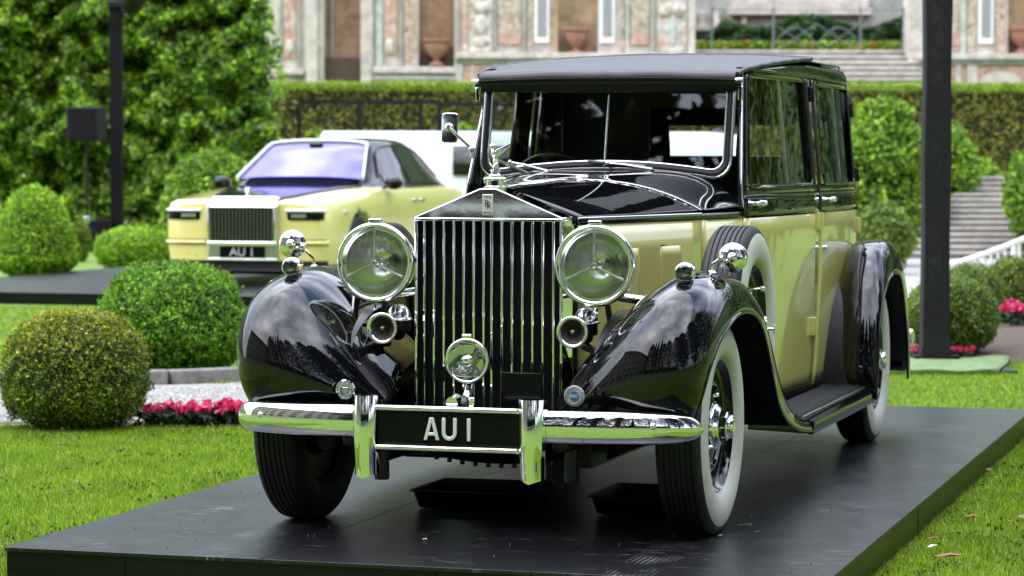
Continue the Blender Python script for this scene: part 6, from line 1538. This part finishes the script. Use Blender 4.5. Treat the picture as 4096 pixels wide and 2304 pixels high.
# ------------------------------------------------------------------ what the paint and chrome mirror: hotel, trees and barrier behind the photographer
mat('hotel_wall', (0.46, 0.40, 0.33), 0.85, var=0.12, vscale=1.0)
mat('hotel_shutter', (0.10, 0.085, 0.07), 0.6)
mat('roof_tile', (0.24, 0.11, 0.07), 0.8)
ho = empty('hotel', (-21.0, -19.0, GZ), rz=math.radians(-58), label='long cream hotel with rows of shuttered windows, mirrored in the front wings', cat='hotel')
MB().box((0, -5, 8.5), (36, 10, 17)).build('wall', 'hotel_wall', ho)
MB().box((0, -5, 17.3), (37.5, 11.5, 0.6)).build('cornice', 'stone_pale', ho)
MB().prism([(-6, 17.6), (6, 17.6), (2, 20), (-2, 20)], lambda y, z, t: (t, -5 + y, z), -18.5, 18.5).build('roof', 'roof_tile', ho)
MB().box((0, 0.15, 4.4), (36.2, 0.5, 0.4)).build('string_course', 'stone_pale', ho)
wm = MB().box((0, 0, 0), (1.5, 0.12, 2.3)).mesh('window')
for r_ in range(4):
    for k in range(11):
        o = link('window', wm, 'hotel_shutter', ho); o.location = (-16 + 3.2 * k, 0.02, 2.6 + 4.0 * r_)
def tall_tree(x, y, h, r, seed, shape):
    t = empty('tall_tree', (x, y, GZ), label='tall dark tree behind the photographer, mirrored in the black wings', cat='tree', group='trees mirrored in the paintwork')
    g = np.random.default_rng(seed); n = 4200
    z = g.random(n)**0.8; th = g.uniform(0, 2 * PI, n)
    rad = r * ((1 - z)**0.75 if shape else np.sqrt(np.clip(1 - (2 * z - 0.9)**2 * 0.9, 0.05, 1))) * np.sqrt(g.random(n))
    lay = 0.75 + 0.5 * np.sin(z * 22 + th * 2 + seed) ** 2
    p = np.stack([np.cos(th) * rad * lay, np.sin(th) * rad * lay, h * (0.07 + 0.93 * z)], 1)
    leaf_obj('crown', p, np.tile(np.array([[0, 0, 1.0]]), (n, 1)), 0.8, 0.42, seed, 'conifer_leaf', t, 1.1)
    MB().tube([(0, 0, 0), (0.1, 0, h * 0.5), (0, 0, h * 0.9)], [h * 0.022, h * 0.014, 0.05], 8).build('trunk', 'bark', t)
for i, (x, y, h, r, s_) in enumerate(((-8, -27, 20, 3.6, 0), (-3.5, -29, 24, 3.4, 1), (0.5, -25, 20, 2.4, 1), (4.5, -27, 25, 2.8, 1), (9, -30, 22, 4.2, 0), (14, -24, 21, 4.6, 0), (19, -15, 19, 4.8, 0), (14.5, -6, 12, 3.4, 0), (16, 2, 13, 3.8, 0), (19, 11, 16, 4.5, 0))):
    tall_tree(x, y, h * 1.4, r * 1.2, 200 + i, s_)
bf = empty('crowd_barrier', (2.0, -23.0, GZ), label='row of white barrier panels across the lawn behind the photographer', cat='barrier')
for k in range(9):
    x = -16 + 4 * k
    MB().box((x, 0, 0.95), (3.6, 0.06, 0.08)).build('rail', 'white_enamel', bf); MB().box((x, 0, 0.35), (3.6, 0.06, 0.06)).build('rail', 'white_enamel', bf)
    for j in range(5): MB().box((x - 1.7 + 0.85 * j, 0, 0.5), (0.06, 0.06, 1.0)).build('picket', 'white_enamel', bf)

leafmat('magnolia_leaf', (0.03, 0.07, 0.012), (0.20, 0.28, 0.04), rough=0.25)
def broad_tree(a, d, h, r, z0, seed, n, L, m, label):
    t = bgroot('broad_tree', a, d, label=label, cat='tree', group='trees beyond the right edge')
    g = np.random.default_rng(seed); q = g.normal(size=(n, 3)); q /= np.linalg.norm(q, axis=1)[:, None]
    p = q * (g.random(n)**0.4)[:, None] * np.array([r, r, (h - z0) / 2]); p[:, 2] += (h + z0) / 2
    p += q * (0.22 * r * lump(p / r, seed + 1))[:, None]
    leaf_obj('crown', p, q, L, L * 0.42, seed + 2, m, t, 0.9)
    MB().tube([(0, 0, 0), (0.05, 0, z0 + 0.4), (0, 0.05, h * 0.75)], [0.06 * r + 0.03, 0.05 * r, 0.02], 8).build('trunk', 'bark', t)
    for k in range(4):
        b_ = k * 1.6 + seed; MB().tube([(0, 0, z0 + 0.2 * k), (0.6 * r * math.cos(b_), 0.6 * r * math.sin(b_), z0 + 0.3 * (h - z0) + 0.2 * k)], [0.03 * r + 0.01, 0.01], 6).build('limb', 'bark', t)
broad_tree(5.4, 17.5, 4.6, 1.35, 0.5, 301, 2600, 0.19, 'magnolia_leaf', 'broad leaved magnolia out of frame right, mirrored in the limousine windows')
broad_tree(8.4, 27.0, 7.5, 2.2, 0.4, 302, 3200, 0.22, 'ivy_leaf', 'rounded evergreen beyond the right edge, mirrored in the yellow doors')
broad_tree(12.5, 38.0, 9.0, 3.0, 0.4, 303, 3200, 0.30, 'ivy_leaf', 'largest rounded evergreen far beyond the right edge of the garden')
broad_tree(7.2, 13.0, 5.5, 1.5, 0.6, 304, 2600, 0.19, 'magnolia_leaf', 'second magnolia out of frame right, nearer the photographer')
dh = empty('reflection_hedge', (6, -32, GZ), label='long dark unseen hedge added behind the photographer to darken the grille reflections', cat='hedge')  # unseen hedge added so the radiator mirrors dark instead of bright lawn
n = 9000; g = np.random.default_rng(91); p = np.stack([g.uniform(-34, 34, n), g.uniform(-0.4, 0.4, n), 4.2 * g.random(n)], 1); p[:, 2] *= 0.85 + 0.15 * np.sin(p[:, 0] * 0.7)
leaf_obj('foliage', p, np.tile(np.array([[0, 1.0, 0.2]]), (n, 1)), 0.5, 0.3, 92, 'conifer_leaf', dh)
MB().box((0, -0.6, 1.7), (68, 0.4, 3.4)).build('inner_growth', 'shrub_core', dh)
# wooded hillsides that close the valley in front and behind
mat('wooded_hill', (0.014, 0.032, 0.010), 0.95, base2=(0.050, 0.090, 0.022), vscale=0.16, bump=0.8, bscale=0.3)
def hill(name, d0, d1, ht, back=False):
    P = []; g = np.random.default_rng(95 + int(back))
    for i in range(15):
        t = i / 14; row = []
        for a in np.linspace(-260, 260, 40):
            d = d0 + (d1 - d0) * t
            z = 5.0 * (t > 0) + ht * t**0.8 * (0.8 + 0.2 * math.sin(a * 0.021 + 1.3)) + 2.5 * math.sin(a * 0.13 + i) * t
            row.append(bg(a, -d if back else d, z if t > 0 else GZ - 0.5))
        P.append(row)
    tag(MB().grid(P).build(name, 'wooded_hill', ang=180), kind='structure')
hill('hillside', 112, 330, 120)
hill('far_hills', 300, 600, 90, True)
